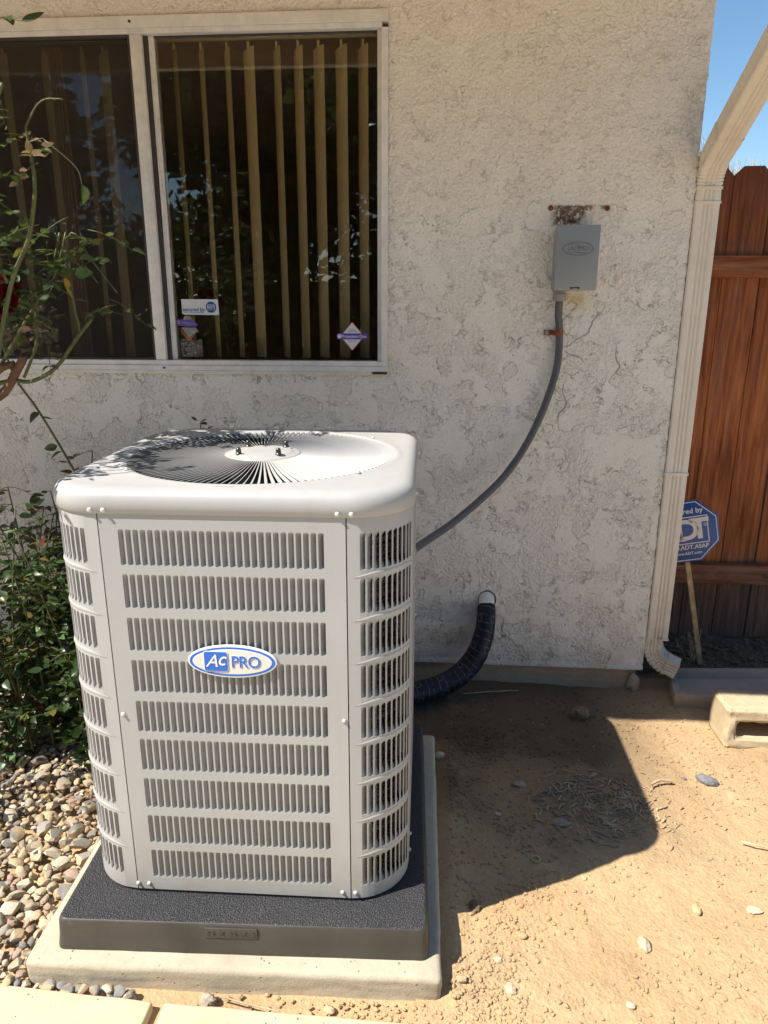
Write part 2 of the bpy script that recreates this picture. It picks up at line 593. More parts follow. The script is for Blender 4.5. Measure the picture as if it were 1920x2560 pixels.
def mat_leaf(name, dark, light, rim=None):
    m = bpy.data.materials.new(name)
    m.use_nodes = True
    t = NT.__new__(NT)
    t.m = m
    t.t = m.node_tree
    t.b = t.t.nodes['Principled BSDF']
    t.out = t.t.nodes['Material Output']
    t._co = None
    r = t.rand()
    col = t.ramp(r, [(0, dark), (.6, light), (.9, tuple(x * 1.25 for x in light)), (1, (.22, .14, .04))])
    n = t.noise(t.co(), 60, 3)
    col = t.mix(t.mapr(n, .4, .7, 0, .25), col, tuple(x * 1.7 for x in light))
    t.b.inputs['Roughness'].default_value = .32
    t.b.inputs['Specular IOR Level'].default_value = .5
    t.L(col, t.b.inputs['Base Color'])
    tr = t.n('BsdfTranslucent')
    t.L(t.mix(.5, col, (.20, .30, .03)), tr.inputs[0])
    mx = t.n('MixShader')
    mx.inputs[0].default_value = .28
    t.L(t.b.outputs[0], mx.inputs[1])
    t.L(tr.outputs[0], mx.inputs[2])
    t.L(mx.outputs[0], t.out.inputs[0])
    return m


M['leaf'] = mat_leaf('rose_leaf', (.013, .028, .012), (.034, .064, .022))
M['leaf_pale'] = mat_leaf('pale_leaf', (.06, .12, .05), (.13, .21, .08))
M['leaf_yellow'] = mat_leaf('yellow_leaf', (.55, .33, .02), (.60, .38, .02))
M['leaf_red'] = mat_leaf('young_red_leaf', (.09, .018, .018), (.16, .035, .02))
M['leaf_dead'] = mat_leaf('withered_leaf', (.13, .075, .055), (.24, .15, .10))
M['cane'] = plain('green_cane', (.10, .11, .035), .5, .4, var=.35, scale=30)
M['old_cane'] = plain('woody_cane', (.16, .085, .05), .8, .3, var=.4, scale=30, bump=(120, .002))
M['petal'] = plain('red_petal', (.22, .003, .005), .5, .3, var=.2, scale=30)
M['hedge'] = mat_leaf('hedge_leaf', (.012, .022, .010), (.028, .045, .018))
M['bark'] = plain('tree_bark', (.11, .085, .06), .9, .2, var=.4, bump=(20, .02))
M['pale_twig'] = plain('pale_twigs', (.5, .46, .40), .8)
M['back_fence'] = plain('back_fence_wood', (.07, .04, .025), .9)


# ------------------------------------------------------------------ object helpers
def link(o, parent=None, world=True):
    COL.objects.link(o)
    if parent is not None:
        o.parent = parent
        if world:
            p = parent
            mw = Matrix.LocRotScale(p.location, p.rotation_euler, p.scale)
            chain = p.parent
            while chain is not None:
                mw = Matrix.LocRotScale(chain.location, chain.rotation_euler, chain.scale) @ chain_inv(p) @ mw
                p = chain
                chain = chain.parent
            o.matrix_parent_inverse = mw.inverted()
    return o


def chain_inv(p):
    return p.matrix_parent_inverse


def tag(o, label=None, cat=None, group=None, kind=None):
    if label:
        o['label'] = label
    if cat:
        o['category'] = cat
    if group:
        o['group'] = group
    if kind:
        o['kind'] = kind
    return o


def thing(name, loc, label, cat, group=None, rz=0):
    o = bpy.data.objects.new(name, None)
    o.empty_display_size = .05
    o.location = loc
    o.rotation_euler = (0, 0, rz)
    COL.objects.link(o)
    return tag(o, label, cat, group)


class MB:
    def __init__(s):
        s.v = []
        s.f = []
        s.uv = None

    def add(s, vs, fs, mtx=None):
        k = len(s.v)
        if mtx is not None:
            vs = [tuple(mtx @ Vector(v)) for v in vs]
        s.v += [tuple(v) for v in vs]
        s.f += [tuple(i + k for i in f) for f in fs]
        return s

    def box(s, a, b, mtx=None):
        x0, y0, z0 = a
        x1, y1, z1 = b
        return s.add([(x0, y0, z0), (x1, y0, z0), (x1, y1, z0), (x0, y1, z0), (x0, y0, z1), (x1, y0, z1), (x1, y1, z1), (x0, y1, z1)],
                     [(0, 3, 2, 1), (4, 5, 6, 7), (0, 1, 5, 4), (1, 2, 6, 5), (2, 3, 7, 6), (3, 0, 4, 7)], mtx)

    def prism(s, pts, z0, z1, mtx=None):
        n = len(pts)
        return s.add([(x, y, z0) for x, y in pts] + [(x, y, z1) for x, y in pts],
                     [tuple(range(n))[::-1], tuple(range(n, 2 * n))] + [(i, (i + 1) % n, n + (i + 1) % n, n + i) for i in range(n)], mtx)

    def tube(s, pts, rad, seg=8, cap=True):
        P = [Vector(p) for p in pts]
        n = len(P)
        R = rad if isinstance(rad, (list, tuple)) else [rad] * n
        T = [((P[min(i + 1, n - 1)] - P[max(i - 1, 0)]).normalized()) for i in range(n)]
        up = Vector((0, 0, 1)) if abs(T[0].z) < .9 else Vector((1, 0, 0))
        nrm = (up - T[0] * up.dot(T[0])).normalized()
        vs, fs = [], []
        for i in range(n):
            nrm = (nrm - T[i] * nrm.dot(T[i])).normalized()
            bn = T[i].cross(nrm)
            for k in range(seg):
                a = 2 * pi * k / seg
                vs.append(tuple(P[i] + (nrm * cos(a) + bn * sin(a)) * R[i]))
        for i in range(n - 1):
            for k in range(seg):
                k2 = (k + 1) % seg
                fs.append((i * seg + k, i * seg + k2, (i + 1) * seg + k2, (i + 1) * seg + k))
        if cap:
            fs.append(tuple(range(seg))[::-1])
            fs.append(tuple((n - 1) * seg + k for k in range(seg)))
        return s.add(vs, fs)

    def lathe(s, prof, seg=24, mtx=None, axis_cap=True):
        vs, fs = [], []
        for r, z in prof:
            for k in range(seg):
                a = 2 * pi * k / seg
                vs.append((r * cos(a), r * sin(a), z))
        for i in range(len(prof) - 1):
            for k in range(seg):
                k2 = (k + 1) % seg
                fs.append((i * seg + k, i * seg + k2, (i + 1) * seg + k2, (i + 1) * seg + k))
        if axis_cap:
            fs.append(tuple(range(seg))[::-1])
            fs.append(tuple((len(prof) - 1) * seg + k for k in range(seg)))
        return s.add(vs, fs, mtx)

    def mesh(s, name, mat, smooth=False):
        me = bpy.data.meshes.new(name)
        me.from_pydata(s.v, [], s.f)
        me.materials.append(mat)
        if smooth:
            me.polygons.foreach_set('use_smooth', [True] * len(me.polygons))
        me.update()
        return me

    def build(s, name, mat, parent=None, smooth=False, world=True, bevel=0, seg=2, autos=False, kind=None):
        me = s.mesh(name, mat, smooth)
        if bevel:
            bevel_mesh(me, bevel, seg)
        if autos:
            me.polygons.foreach_set('use_smooth', [True] * len(me.polygons))
            me.set_sharp_from_angle(angle=radians(35))
        o = bpy.data.objects.new(name, me)
        link(o, parent, world)
        if kind:
            o['kind'] = kind
        return o


def bevel_mesh(me, w, seg=2, ang=30):
    bm = bmesh.new()
    bm.from_mesh(me)
    bmesh.ops.recalc_face_normals(bm, faces=bm.faces)
    ed = [e for e in bm.edges if len(e.link_faces) == 2 and e.calc_face_angle(0) > radians(ang)]
    bmesh.ops.bevel(bm, geom=ed, offset=w, offset_type='OFFSET', segments=seg, affect='EDGES', profile=.5)
    bm.to_mesh(me)
    bm.free()
    me.polygons.foreach_set('use_smooth', [True] * len(me.polygons))
    me.set_sharp_from_angle(angle=radians(40))


def inst(name, me, parent, loc, rot=(0, 0, 0), scale=(1, 1, 1), world=False):
    o = bpy.data.objects.new(name, me)
    o.location = loc
    o.rotation_euler = rot
    o.scale = scale if isinstance(scale, tuple) else (scale,) * 3
    COL.objects.link(o)
    if parent is not None:
        o.parent = parent
        if world:
            o.matrix_parent_inverse = Matrix.LocRotScale(parent.location, parent.rotation_euler, None).inverted()
    return o


def text_mesh(txt, size, extrude=0, shear=0, bevel=0, align='CENTER', space=1.0, offset=0.0):
    cu = bpy.data.curves.new('lettering', 'FONT')
    cu.body = txt
    cu.size = size
    cu.extrude = extrude
    cu.shear = shear
    cu.offset = offset
    cu.bevel_depth = bevel
    cu.align_x = align
    cu.align_y = 'CENTER'
    cu.space_character = space
    cu.resolution_u = 4
    ob = bpy.data.objects.new('lettering_tmp', cu)
    COL.objects.link(ob)
    bpy.context.view_layer.update()
    dg = bpy.context.evaluated_depsgraph_get()
    me = bpy.data.meshes.new_from_object(ob.evaluated_get(dg))
    bpy.data.objects.remove(ob)
    bpy.data.curves.remove(cu)
    return me


def put_text(name, txt, size, mat, mtx, parent, extrude=.0004, world=True, **kw):
    me = text_mesh(txt, size, extrude, **kw)
    me.transform(mtx)
    me.materials.clear()
    me.materials.append(mat)
    o = bpy.data.objects.new(name, me)
    return link(o, parent, world)


def ell(a, b, n=48, cx=0, cy=0):
    return [(cx + a * cos(2 * pi * i / n), cy + b * sin(2 * pi * i / n)) for i in range(n)]


def rrect(w, h, r, n=4, cx=0, cy=0):
    out = []
    for (sx, sy, a0) in ((1, 1, 0), (-1, 1, 90), (-1, -1, 180), (1, -1, 270)):
        for i in range(n + 1):
            a = radians(a0 + 90 * i / n)
            out.append((cx + sx * (w / 2 - r) + r * cos(a), cy + sy * (h / 2 - r) + r * sin(a)))
    return out


def smooth(pts, n=6):
    P = [Vector(p) for p in pts]
    out = []
    for i in range(len(P) - 1):
        p0, p1, p2, p3 = P[max(i - 1, 0)], P[i], P[i + 1], P[min(i + 2, len(P) - 1)]
        for k in range(n):
            t = k / n
            out.append(.5 * ((2 * p1) + (p2 - p0) * t + (2 * p0 - 5 * p1 + 4 * p2 - p3) * t * t + (3 * p1 - p0 - 3 * p2 + p3) * t ** 3))
    out.append(P[-1])
    return out


# standing plane facing the camera: local x -> world x, local y -> world z, local z -> world -y
STAND = Matrix(((1, 0, 0, 0), (0, 0, -1, 0), (0, 1, 0, 0), (0, 0, 0, 1)))


def stand(x, y, z, roll=0, yaw=0):
    return Matrix.Translation((x, y, z)) @ Matrix.Rotation(yaw, 4, 'Z') @ STAND @ Matrix.Rotation(roll, 4, 'Z')


# ================================================================== GROUND
def height(x, y):
    """soil relief in metres"""
    v = Vector((x, y, 0))
    h = noise.fractal(v * 2.2, .8, 2.0, 4) * .012
    h += noise.fractal(v * 14 + Vector((5, 2, 1)), .7, 2.0, 3) * .0028
    h += noise.noise(v * 70) * .0016
    # slightly banked soil along the fence
    h += max(0, min(1, (y - .02) / .2)) * max(0, min(1, (x - .85) / .15)) * (.02 + .03 * noise.noise(v * 6) + .02 * noise.noise(v * 22))
    # shallow lip of soil in front of the slab and along its side
    d = max(0, 1 - abs(x - .06) / .05) if y > -1.36 else 0
    h += d * .012
    return h


def sheet(name, x0, x1, y0, y1, step, zoff, mat, hf, kind='structure', parent=None):
    nx = int((x1 - x0) / step) + 1
    ny = int((y1 - y0) / step) + 1
    vs = []
    for j in range(ny):
        y = y0 + (y1 - y0) * j / (ny - 1)
        for i in range(nx):
            x = x0 + (x1 - x0) * i / (nx - 1)
            vs.append((x, y, zoff + hf(x, y)))
    fs = [(j * nx + i, j * nx + i + 1, (j + 1) * nx + i + 1, (j + 1) * nx + i) for j in range(ny - 1) for i in range(nx - 1)]
    me = bpy.data.meshes.new(name)
    me.from_pydata(vs, [], fs)
    me.materials.append(mat)
    me.polygons.foreach_set('use_smooth', [True] * len(me.polygons))
    o = bpy.data.objects.new(name, me)
    link(o, parent)
    if kind:
        o['kind'] = kind
    return o


# far ground to the horizon with a hole-free lower level
g = MB()
g.add([(-300, -300, -.06), (300, -300, -.06), (300, 300, -.06), (-300, 300, -.06)], [(0, 1, 2, 3)])
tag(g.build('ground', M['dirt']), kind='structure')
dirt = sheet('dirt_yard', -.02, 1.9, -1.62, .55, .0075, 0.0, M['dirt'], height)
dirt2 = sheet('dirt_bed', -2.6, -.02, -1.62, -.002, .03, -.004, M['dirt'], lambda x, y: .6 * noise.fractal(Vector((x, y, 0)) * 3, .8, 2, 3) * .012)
patio = MB().box((-6, -7.5, -.10), (6, -1.72, .012))
tag(patio.build('patio', M['patio']), kind='structure')

# clods: crumbly soil granules
ico = bmesh.new()
bmesh.ops.create_icosphere(ico, subdivisions=1, radius=1)
ICO_V = [tuple(v.co) for v in ico.verts]
ICO_F = [tuple(v.index for v in f.verts) for f in ico.faces]
ico.free()


def blob(mb, x, y, z, r, rr=rnd, flat=.7, jag=.3):
    a = rr.random() * 6.28
    ca, sa = cos(a), sin(a)
    e = rr.uniform(.7, 1.2)
    vs = []
    for vx, vy, vz in ICO_V:
        k = 1 + rr.uniform(-jag, jag)
        px, py, pz = vx * r * k * e, vy * r * k, vz * r * k * flat
        vs.append((x + px * ca - py * sa, y + px * sa + py * ca, z + pz))
    mb.add(vs, ICO_F)


cl = MB()
for i in range(15000):
    if i < 6500:
        # crumbly ribbon in front of the slab and beside it, right foreground
        if rnd.random() < .5:
            x = rnd.uniform(-.5, 1.3)
            y = -1.425 + rnd.gauss(.03, .05) + .05 * max(0, x - .3)
        else:
            x = .06 + abs(rnd.gauss(0, .1))
            y = rnd.uniform(-1.4, -.3)
    else:
        x = rnd.uniform(.04, 1.5)
        y = rnd.uniform(-1.45, -.02)
    if x < .045 and y > -1.375:
        continue
    if noise.noise(Vector((x * 4, y * 4, 3))) < -.05 and rnd.random() < .75:
        continue
    r = min(.0009 / max(.13, rnd.random()) , .0055)
    blob(cl, x, y, height(x, y) + r * .3, r)
for i in range(1500):
    x, y = rnd.uniform(.86, 1.5), rnd.uniform(.10, .44)
    r = rnd.choice((.003, .005, .007, .010, .016)) * rnd.uniform(.6, 1.1)
    blob(cl, x, y, height(x, y) + r * .3, r)
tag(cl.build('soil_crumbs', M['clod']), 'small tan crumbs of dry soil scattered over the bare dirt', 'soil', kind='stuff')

# ================================================================== PAVERS + SLAB
def rough_block(name, pts, z0, z1, mat, parent, bevel=.008, amp=.0015, cuts=14):
    mb = MB().prism(pts, z0, z1)
    me = mb.mesh(name, mat)
    bm = bmesh.new()
    bm.from_mesh(me)
    bmesh.ops.recalc_face_normals(bm, faces=bm.faces)
    bmesh.ops.bevel(bm, geom=[e for e in bm.edges], offset=bevel, segments=3, affect='EDGES', profile=.5)
    for _ in range(1):
        bmesh.ops.subdivide_edges(bm, edges=[e for e in bm.edges if e.calc_length() > .06], cuts=cuts, use_grid_fill=True)
    for v in bm.verts:
        nz = noise.noise_vector(v.co * 18) * amp + noise.noise_vector(v.co * 70) * amp * .5
        v.co += nz
    bm.to_mesh(me)
    bm.free()
    me.polygons.foreach_set('use_smooth', [True] * len(me.polygons))
    me.set_sharp_from_angle(angle=radians(50))
    o = bpy.data.objects.new(name, me)
    link(o, parent)
    return o


walk = thing('paver_walk', (0, -1.6, 0), 'row of sandy concrete pavers along the bottom edge of the photo', 'pavement')
walk['kind'] = 'structure'
del walk['category']
rough_block('paver', [(-1.60, -1.80), (-.580, -1.80), (-.572, -1.425), (-1.60, -1.385)], -.03, .022, M['paver'], walk, .006, .0015)
rough_block('paver', [(-.556, -1.80), (.32, -1.80), (.34, -1.438), (-.547, -1.427)], -.03, .024, M['paver'], walk, .006, .0015)
rough_block('paver', [(.338, -1.80), (1.3, -1.80), (1.3, -1.462), (.356, -1.439)], -.03, .02, M['paver'], walk, .006, .0015)

slab = rough_block('concrete_slab', [(-.873, -1.388), (.034, -1.362), (.012, -.452), (-.893, -.468)], -.03, .059, M['slab'], None, .012, .0022, 20)
tag(slab, 'pale rough concrete slab on the ground under the black pad', 'slab')

# ================================================================== EQUIPMENT PAD
UR = .0166
pad = thing('equipment_pad', (-.4209, -.9232, .059), 'black square plastic pad with speckled top under the cooling unit', 'equipment pad', rz=.0383)
h_ = .4065
PT = .076
# hollow shell look: top sheet, flared sides
mb = MB()
prof = [(h_ + .006, .0), (h_ + .006, .004), (h_ + .003, .03), (h_ + .001, .066), (h_ - .001, .0725), (h_ - .004, PT - .001)]
ring = lambda d, z: [(x, y, z) for x, y in rrect(2 * d, 2 * d, .018, 4)]
vs = []
for d, z in prof:
    vs += ring(d, z)
n = 20
fs = [(i * n + k, i * n + (k + 1) % n, (i + 1) * n + (k + 1) % n, (i + 1) * n + k) for i in range(len(prof) - 1) for k in range(n)]
mb.add(vs, fs)
sides = mb.build('side_wall', M['padside'], pad, smooth=True, world=False)
mb = MB()
mb.add(ring(h_ - .004, PT - .001) + ring(h_ - .008, PT), [(k, (k + 1) % n, n + (k + 1) % n, n + k) for k in range(n)] + [tuple(range(n, 2 * n))])
mb.build('top_sheet', M['padtop'], pad, world=False)
# size plate on the front
pl = MB().prism(rrect(.116, .026, .002), 0, .0035, stand(-.02, -h_ - .001, .0555))
plo = pl.build('size_plate', M['padside'], pad, world=False, bevel=.0008)
put_text('size_lettering', '32 X 32 X 3', .017, M['padside'], stand(-.02, -h_ - .0048, .0555), pad, .0008, world=False, space=1.25)

# ================================================================== COOLING UNIT
unit = thing('cooling_unit', (-.4229, -.8791, .138), 'large off white louvered outdoor cooling unit standing on the black pad', 'air conditioner', rz=UR)
A = .372
RC = .127
HS = A - RC
Z0 = .006
ZL = .905         # lid underside
ZT = .948
zrel = .138
ROWS = [(1.007, .932), (.913, .840), (.819, .745), (.724, .650), (.629, .555), (.537, .460), (.439, .365), (.344, .272), (.252, .179)]
ROWS = [(t - zrel, b - zrel) for t, b in ROWS]
PITCH = .411 / 28
SW = .0108        # slot width


def slot_sheet(mb, s_list, rows, s0, s1, z0, z1, fpos, th=.0012, ch=.0022, extra_s=None):
    """sheet with chamfered slots; s_list = slot starts, fpos(s, z, d) -> point (d depth inward)"""
    ss = [s0]
    for s in s_list:
        ss += [s, s + SW]
    ss.append(s1)
    zs = [z0]
    for t, b in sorted(rows, key=lambda r: r[1]):
        zs += [b, t]
    zs.append(z1)
    if extra_s:
        pass

    def quad(a, b, c, d, both=True):
        mb.add([fpos(*a, 0), fpos(*b, 0), fpos(*c, 0), fpos(*d, 0)], [(0, 1, 2, 3)])
        mb.add([fpos(*a, th), fpos(*b, th), fpos(*c, th), fpos(*d, th)], [(3, 2, 1, 0)])
    for i in range(len(ss) - 1):
        for j in range(len(zs) - 1):
            sa, sb, za, zb = ss[i], ss[i + 1], zs[j], zs[j + 1]
            if i % 2 == 1 and j % 2 == 1:
                # slot: chamfer triangles and walls
                c = ch
                pts = [(sa + c, za), (sb - c, za), (sb, za + c), (sb, zb - c), (sb - c, zb), (sa + c, zb), (sa, zb - c), (sa, za + c)]
                for tri in (((sa, za), (sa + c, za), (sa, za + c)), ((sb, za), (sb, za + c), (sb - c, za)),
                            ((sb, zb), (sb - c, zb), (sb, zb - c)), ((sa, zb), (sa, zb - c), (sa + c, zb))):
                    mb.add([fpos(*p, 0) for p in tri], [(0, 1, 2)])
                    mb.add([fpos(*p, th) for p in tri], [(2, 1, 0)])
                for k in range(8):
                    p, q = pts[k], pts[(k + 1) % 8]
                    mb.add([fpos(*p, 0), fpos(*q, 0), fpos(*q, th), fpos(*p, th)], [(0, 1, 2, 3)])
            else:
                m = 1 if (i % 2 == 1) else max(1, int((sb - sa) / .02))
                for q in range(m):
                    u0 = sa + (sb - sa) * q / m
                    u1 = sa + (sb - sa) * (q + 1) / m
                    quad((u0, za), (u1, za), (u1, zb), (u0, zb))
    # outer rim
    for (p, q) in (((s0, z0), (s0, z1)), ((s1, z1), (s1, z0))):
        mb.add([fpos(*p, 0), fpos(*q, 0), fpos(*q, .012), fpos(*p, .012)], [(3, 2, 1, 0)])


def vane_pts(H, dirn=1, nu=5, nv=8):
    """curved louver, local: u across (0..), v up, depth d inward"""
    P = []
    for j in range(nv + 1):
        fv = j / nv
        v = fv * H
        e = min(1, sin(pi * min(fv, 1 - fv) / .16 / 2) if min(fv, 1 - fv) < .16 else 1)
        for i in range(nu + 1):
            fu = i / nu
            d = (.0025 + .0125 * (fu ** .7)) * (.2 + .8 * e)
            P.append((fu * (SW + .0012), v, d))
    return P, [(j * (nu + 1) + i, j * (nu + 1) + i + 1, (j + 1) * (nu + 1) + i + 1, (j + 1) * (nu + 1) + i) for j in range(nv) for i in range(nu)]


def side_panel(idx):
    ang = idx * pi / 2
    rot = Matrix.Rotation(ang, 4, 'Z')
    mb = MB()
    starts = [-.206 + PITCH * k for k in range(28)]

    def fp(s, z, d):
        return tuple(rot @ Vector((s, -A + d, z)))
    slot_sheet(mb, starts, ROWS, -HS + .0012, HS - .0012, Z0, ZL, fp)
    nm = 'front_panel' if idx == 0 else 'side_panel'
    o = mb.build(nm, M['enamel'], unit, world=False)
    Hs = sorted(set(round(t - b, 4) for t, b in ROWS))
    if idx == 0:
        cache = {}
        for (t, b) in ROWS:
            H = round(t - b, 4)
            if H not in cache:
                P, F = vane_pts(H)
                cache[H] = MB().add([(u, d, v) for u, v, d in P], F).mesh('louver', M['enamel'], True)
            for s in starts:
                inst('louver', cache[H], o, (s, -A, b))
    else:
        mb = MB()
        for (t, b) in ROWS:
            P, F = vane_pts(t - b, nu=3, nv=5)
            for s in starts:
                mb.add([fp(s + u, b + v, d) for u, v, d in P], F)
        q = mb.build('louver_bank', M['enamel'], o, smooth=True, world=False, kind='stuff')
    return o


for i in range(4):
    side_panel(i)

ARC = RC * pi / 2


def corner_panel(idx):
    """idx 0: front right"""
    ang = idx * pi / 2
    rot = Matrix.Rotation(ang, 4, 'Z')
    cx, cy = HS, -HS

    def fp(s, z, d):
        a = -pi / 2 + s / RC
        return tuple(rot @ Vector((cx + (RC - d) * cos(a), cy + (RC - d) * sin(a), z)))
    starts = [.026 + k * PITCH for k in range(10)]
    mb = MB()
    slot_sheet(mb, starts, ROWS, .0012, ARC - .0012, Z0, ZL, fp)
    o = mb.build('corner_panel', M['enamel'], unit, smooth=False, world=False)
    me = o.data
    me.polygons.foreach_set('use_smooth', [True] * len(me.polygons))
    me.set_sharp_from_angle(angle=radians(40))
    mb = MB()
    for (t, b) in ROWS:
        P, F = vane_pts(t - b, nu=3, nv=6)
        for s in starts:
            mb.add([fp(s + u, b + v, d) for u, v, d in P], F)
    mb.build('louver_bank', M['enamel'], o, smooth=True, world=False, kind='stuff')
    # pressed ribs between the rows
    mb = MB()
    mids = [(ROWS[k][1] + ROWS[k + 1][0]) / 2 for k in range(8)]
    N = 18
    for zm in mids:
        prof = [(-.0065, .0002), (-.004, -.0008), (0, -.0020), (.003, -.0014), (.0055, .0002)]
        vs = []
        for i in range(N + 1):
            f = i / N
            s = .012 + (ARC - .024) * f
            w = min(1, min(f, 1 - f) * 4) ** .8
            sag = -.0075 * (1 - w)
            for dz, d in prof:
                vs.append(fp(s, zm + dz * w + sag, d * w + .0001))
        k5 = len(prof)
        mb.add(vs, [(i * k5 + j, (i + 1) * k5 + j, (i + 1) * k5 + j + 1, i * k5 + j + 1) for i in range(N) for j in range(k5 - 1)])
    mb.build('pressed_ribs', M['enamel'], o, smooth=True, world=False, kind='stuff')
    return o


for i in range(4):
    corner_panel(i)

# coil inside and base pan
def rsq(a, r, n=6):
    return rrect(2 * a, 2 * a, r, n)


mb = MB()
a2 = A - .022
pts = rsq(a2, RC - .018, 8)
n = len(pts)
mb.add([(x, y, .01) for x, y in pts] + [(x, y, .88) for x, y in pts], [(k, (k + 1) % n, n + (k + 1) % n, n + k) for k in range(n)])
mb.build('coil', M['coil'], unit, smooth=True, world=False)
mb = MB()
pts = rsq(A - .017, RC - .014, 5)
n = len(pts)
for k in range(58):
    z = .02 + k * .0148
    vs = []
    for (dd, dz) in ((0, .0028), (.003, 0), (0, -.0028), (-.003, 0)):
        vs += [(x * (1 + dd / A), y * (1 + dd / A), z + dz) for x, y in pts]
    mb.add(vs, [(j * n + i, j * n + (i + 1) % n, ((j + 1) % 4) * n + (i + 1) % n, ((j + 1) % 4) * n + i) for j in range(4) for i in range(n)])
mb.build('coil_tubes', M['coil'], unit, smooth=True, world=False, kind='stuff')
mb = MB().prism(rsq(A - .003, RC - .003, 6), -.003, .010)
mb.build('base_pan', M['dark'], unit, world=False)

# lid
def outline(d, z, N=14, Ms=18):
    h, r = A + .004 - d, max(.02, RC + .002 - d)
    out = []
    for q in range(4):
        ca, sa = cos(q * pi / 2), sin(q * pi / 2)
        pts = [(h, -(h - r) + 2 * (h - r) * k / Ms) for k in range(Ms)]
        pts += [(h - r + r * cos(pi / 2 * k / N), h - r + r * sin(pi / 2 * k / N)) for k in range(N)]
        out += [(x * ca - y * sa, x * sa + y * ca, z) for x, y in pts]
    return out


NN = 128
CX, CY = .006, -.008       # centre of the fan opening
prof = [(.0025, ZL - .004), (0, ZL - .002), (0, ZL + .020), (.0025, ZL + .030), (.008, ZL + .0375), (.016, ZL + .0425), (.026, ZL + .0448), (.036, ZL + .0455)]
vs = []
for d, z in prof:
    vs += outline(d, z)
RG = .311
ringp = [(RG + .022, ZL + .0462), (RG + .017, ZL + .0475), (RG + .012, ZL + .0480), (RG + .007, ZL + .0474), (RG + .003, ZL + .0455), (RG - .001, ZL + .0440), (RG - .004, ZL + .042), (RG - .005, ZL + .038), (RG - .006, ZL + .030)]
base = outline(.036, 0)
for rr, z in ringp:
    for (x, y, _) in base:
        a = atan2(y - CY, x - CX)
        vs.append((CX + rr * cos(a), CY + rr * sin(a), z))
K = len(prof) + len(ringp)
fs = [(j * NN + i, j * NN + (i + 1) % NN, (j + 1) * NN + (i + 1) % NN, (j + 1) * NN + i) for j in range(K - 1) for i in range(NN)]
lid = MB().add(vs, fs).build('top_cover', M['enamel'], unit, smooth=True, world=False)

# fan guard: thin tilted blades pressed out of the cover
NB = 128
RH = .088
guard = MB().lathe([(RH + .004, ZL + .040), (RH + .002, ZL + .047), (RH - .003, ZL + .0485), (RH - .012, ZL + .0485), (RH - .018, ZL + .052), (RH - .022, ZL + .053), (.02, ZL + .053), (.001, ZL + .053)], 64)
for i in range(len(guard.v)):
    x, y, z = guard.v[i]
    guard.v[i] = (x + CX, y + CY, z)
guard = guard.build('fan_guard', M['enamel'], unit, smooth=True, world=False)
NR = 8
vs, fs = [], []
for i in range(NR + 1):
    f = i / NR
    r = RH - .001 + (RG + .001 - RH) * f
    pt = 2 * pi * r / NB
    w = min(.0048, pt * .34)
    e = 1 if f < .93 else .5
    zc = ZL + .0465 - .003 * sin(pi * f)
    hh = .0046 * e * min(1, .35 + f * 1.3)
    top = Vector((r, 0, zc))
    low = Vector((r, -w, zc - hh))
    tk = .0006
    vs += [(r, tk, zc), (r, -tk, zc + .0002), (r, -w - tk, zc - hh), (r, -w + tk, zc - hh)]
for i in range(NR):
    for k in range(4):
        k2 = (k + 1) % 4
        fs.append((i * 4 + k, i * 4 + k2, (i + 1) * 4 + k2, (i + 1) * 4 + k))
bl = MB().add(vs, fs).mesh('guard_blade', M['enamel'])
for k in range(NB):
    a = 2 * pi * k / NB
    inst('guard_blade', bl, guard, (CX, CY, 0), (0, 0, a))
# nuts
nutm = MB().lathe([(.0075, 0), (.0075, .002), (.0062, .0025), (.0062, .009), (.0058, .012), (.004, .0148), (.0015, .016)], 12)
nutm = nutm.mesh('acorn_nut', M['nut'], True)
for sx, sy in ((-1, -1), (1, -1), (-1, 1), (1, 1)):
    inst('acorn_nut', nutm, guard, (CX + sx * .047, CY + sy * .047, ZL + .053), (0, 0, .1))
# inner shroud, motor and fan blades
mb = MB()
mb.lathe([(RG + .006, ZL + .03), (RG + .004, ZL - .02), (RG + .002, ZL - .12), (RG + .02, ZL - .14)], 64, Matrix.Translation((CX, CY, 0)), axis_cap=False)
mb.build('shroud', M['inner_grey'], unit, smooth=True, world=False)
mb = MB().lathe([(.001, ZL + .03), (.075, ZL + .03), (.078, ZL + .02), (.078, ZL - .10), (.06, ZL - .115), (.001, ZL - .115)], 32, Matrix.Translation((CX, CY, 0)))
mb.build('motor', M['dark'], unit, smooth=True, world=False)
for q in range(3):
    vs, fs = [], []
    for i in range(6):
        r = .06 + i * .045
        for j in range(6):
            a = q * 2 * pi / 3 + .3 + (j / 5 - .5) * (1.3 - .4 * i / 5) - .1 * i
            vs.append((CX + r * cos(a), CY + r * sin(a), ZL - .13 + (j / 5 - .5) * .06))
    fs = [(i * 6 + j, i * 6 + j + 1, (i + 1) * 6 + j + 1, (i + 1) * 6 + j) for i in range(5) for j in range(5)]
    MB().add(vs, fs).build('fan_blade', M['inner_grey'], unit, smooth=True, world=False)
mb = MB().prism(rsq(A - .03, RC - .02, 4), .5, .502)
mb.build('inner_floor', M['dark'], unit, world=False)

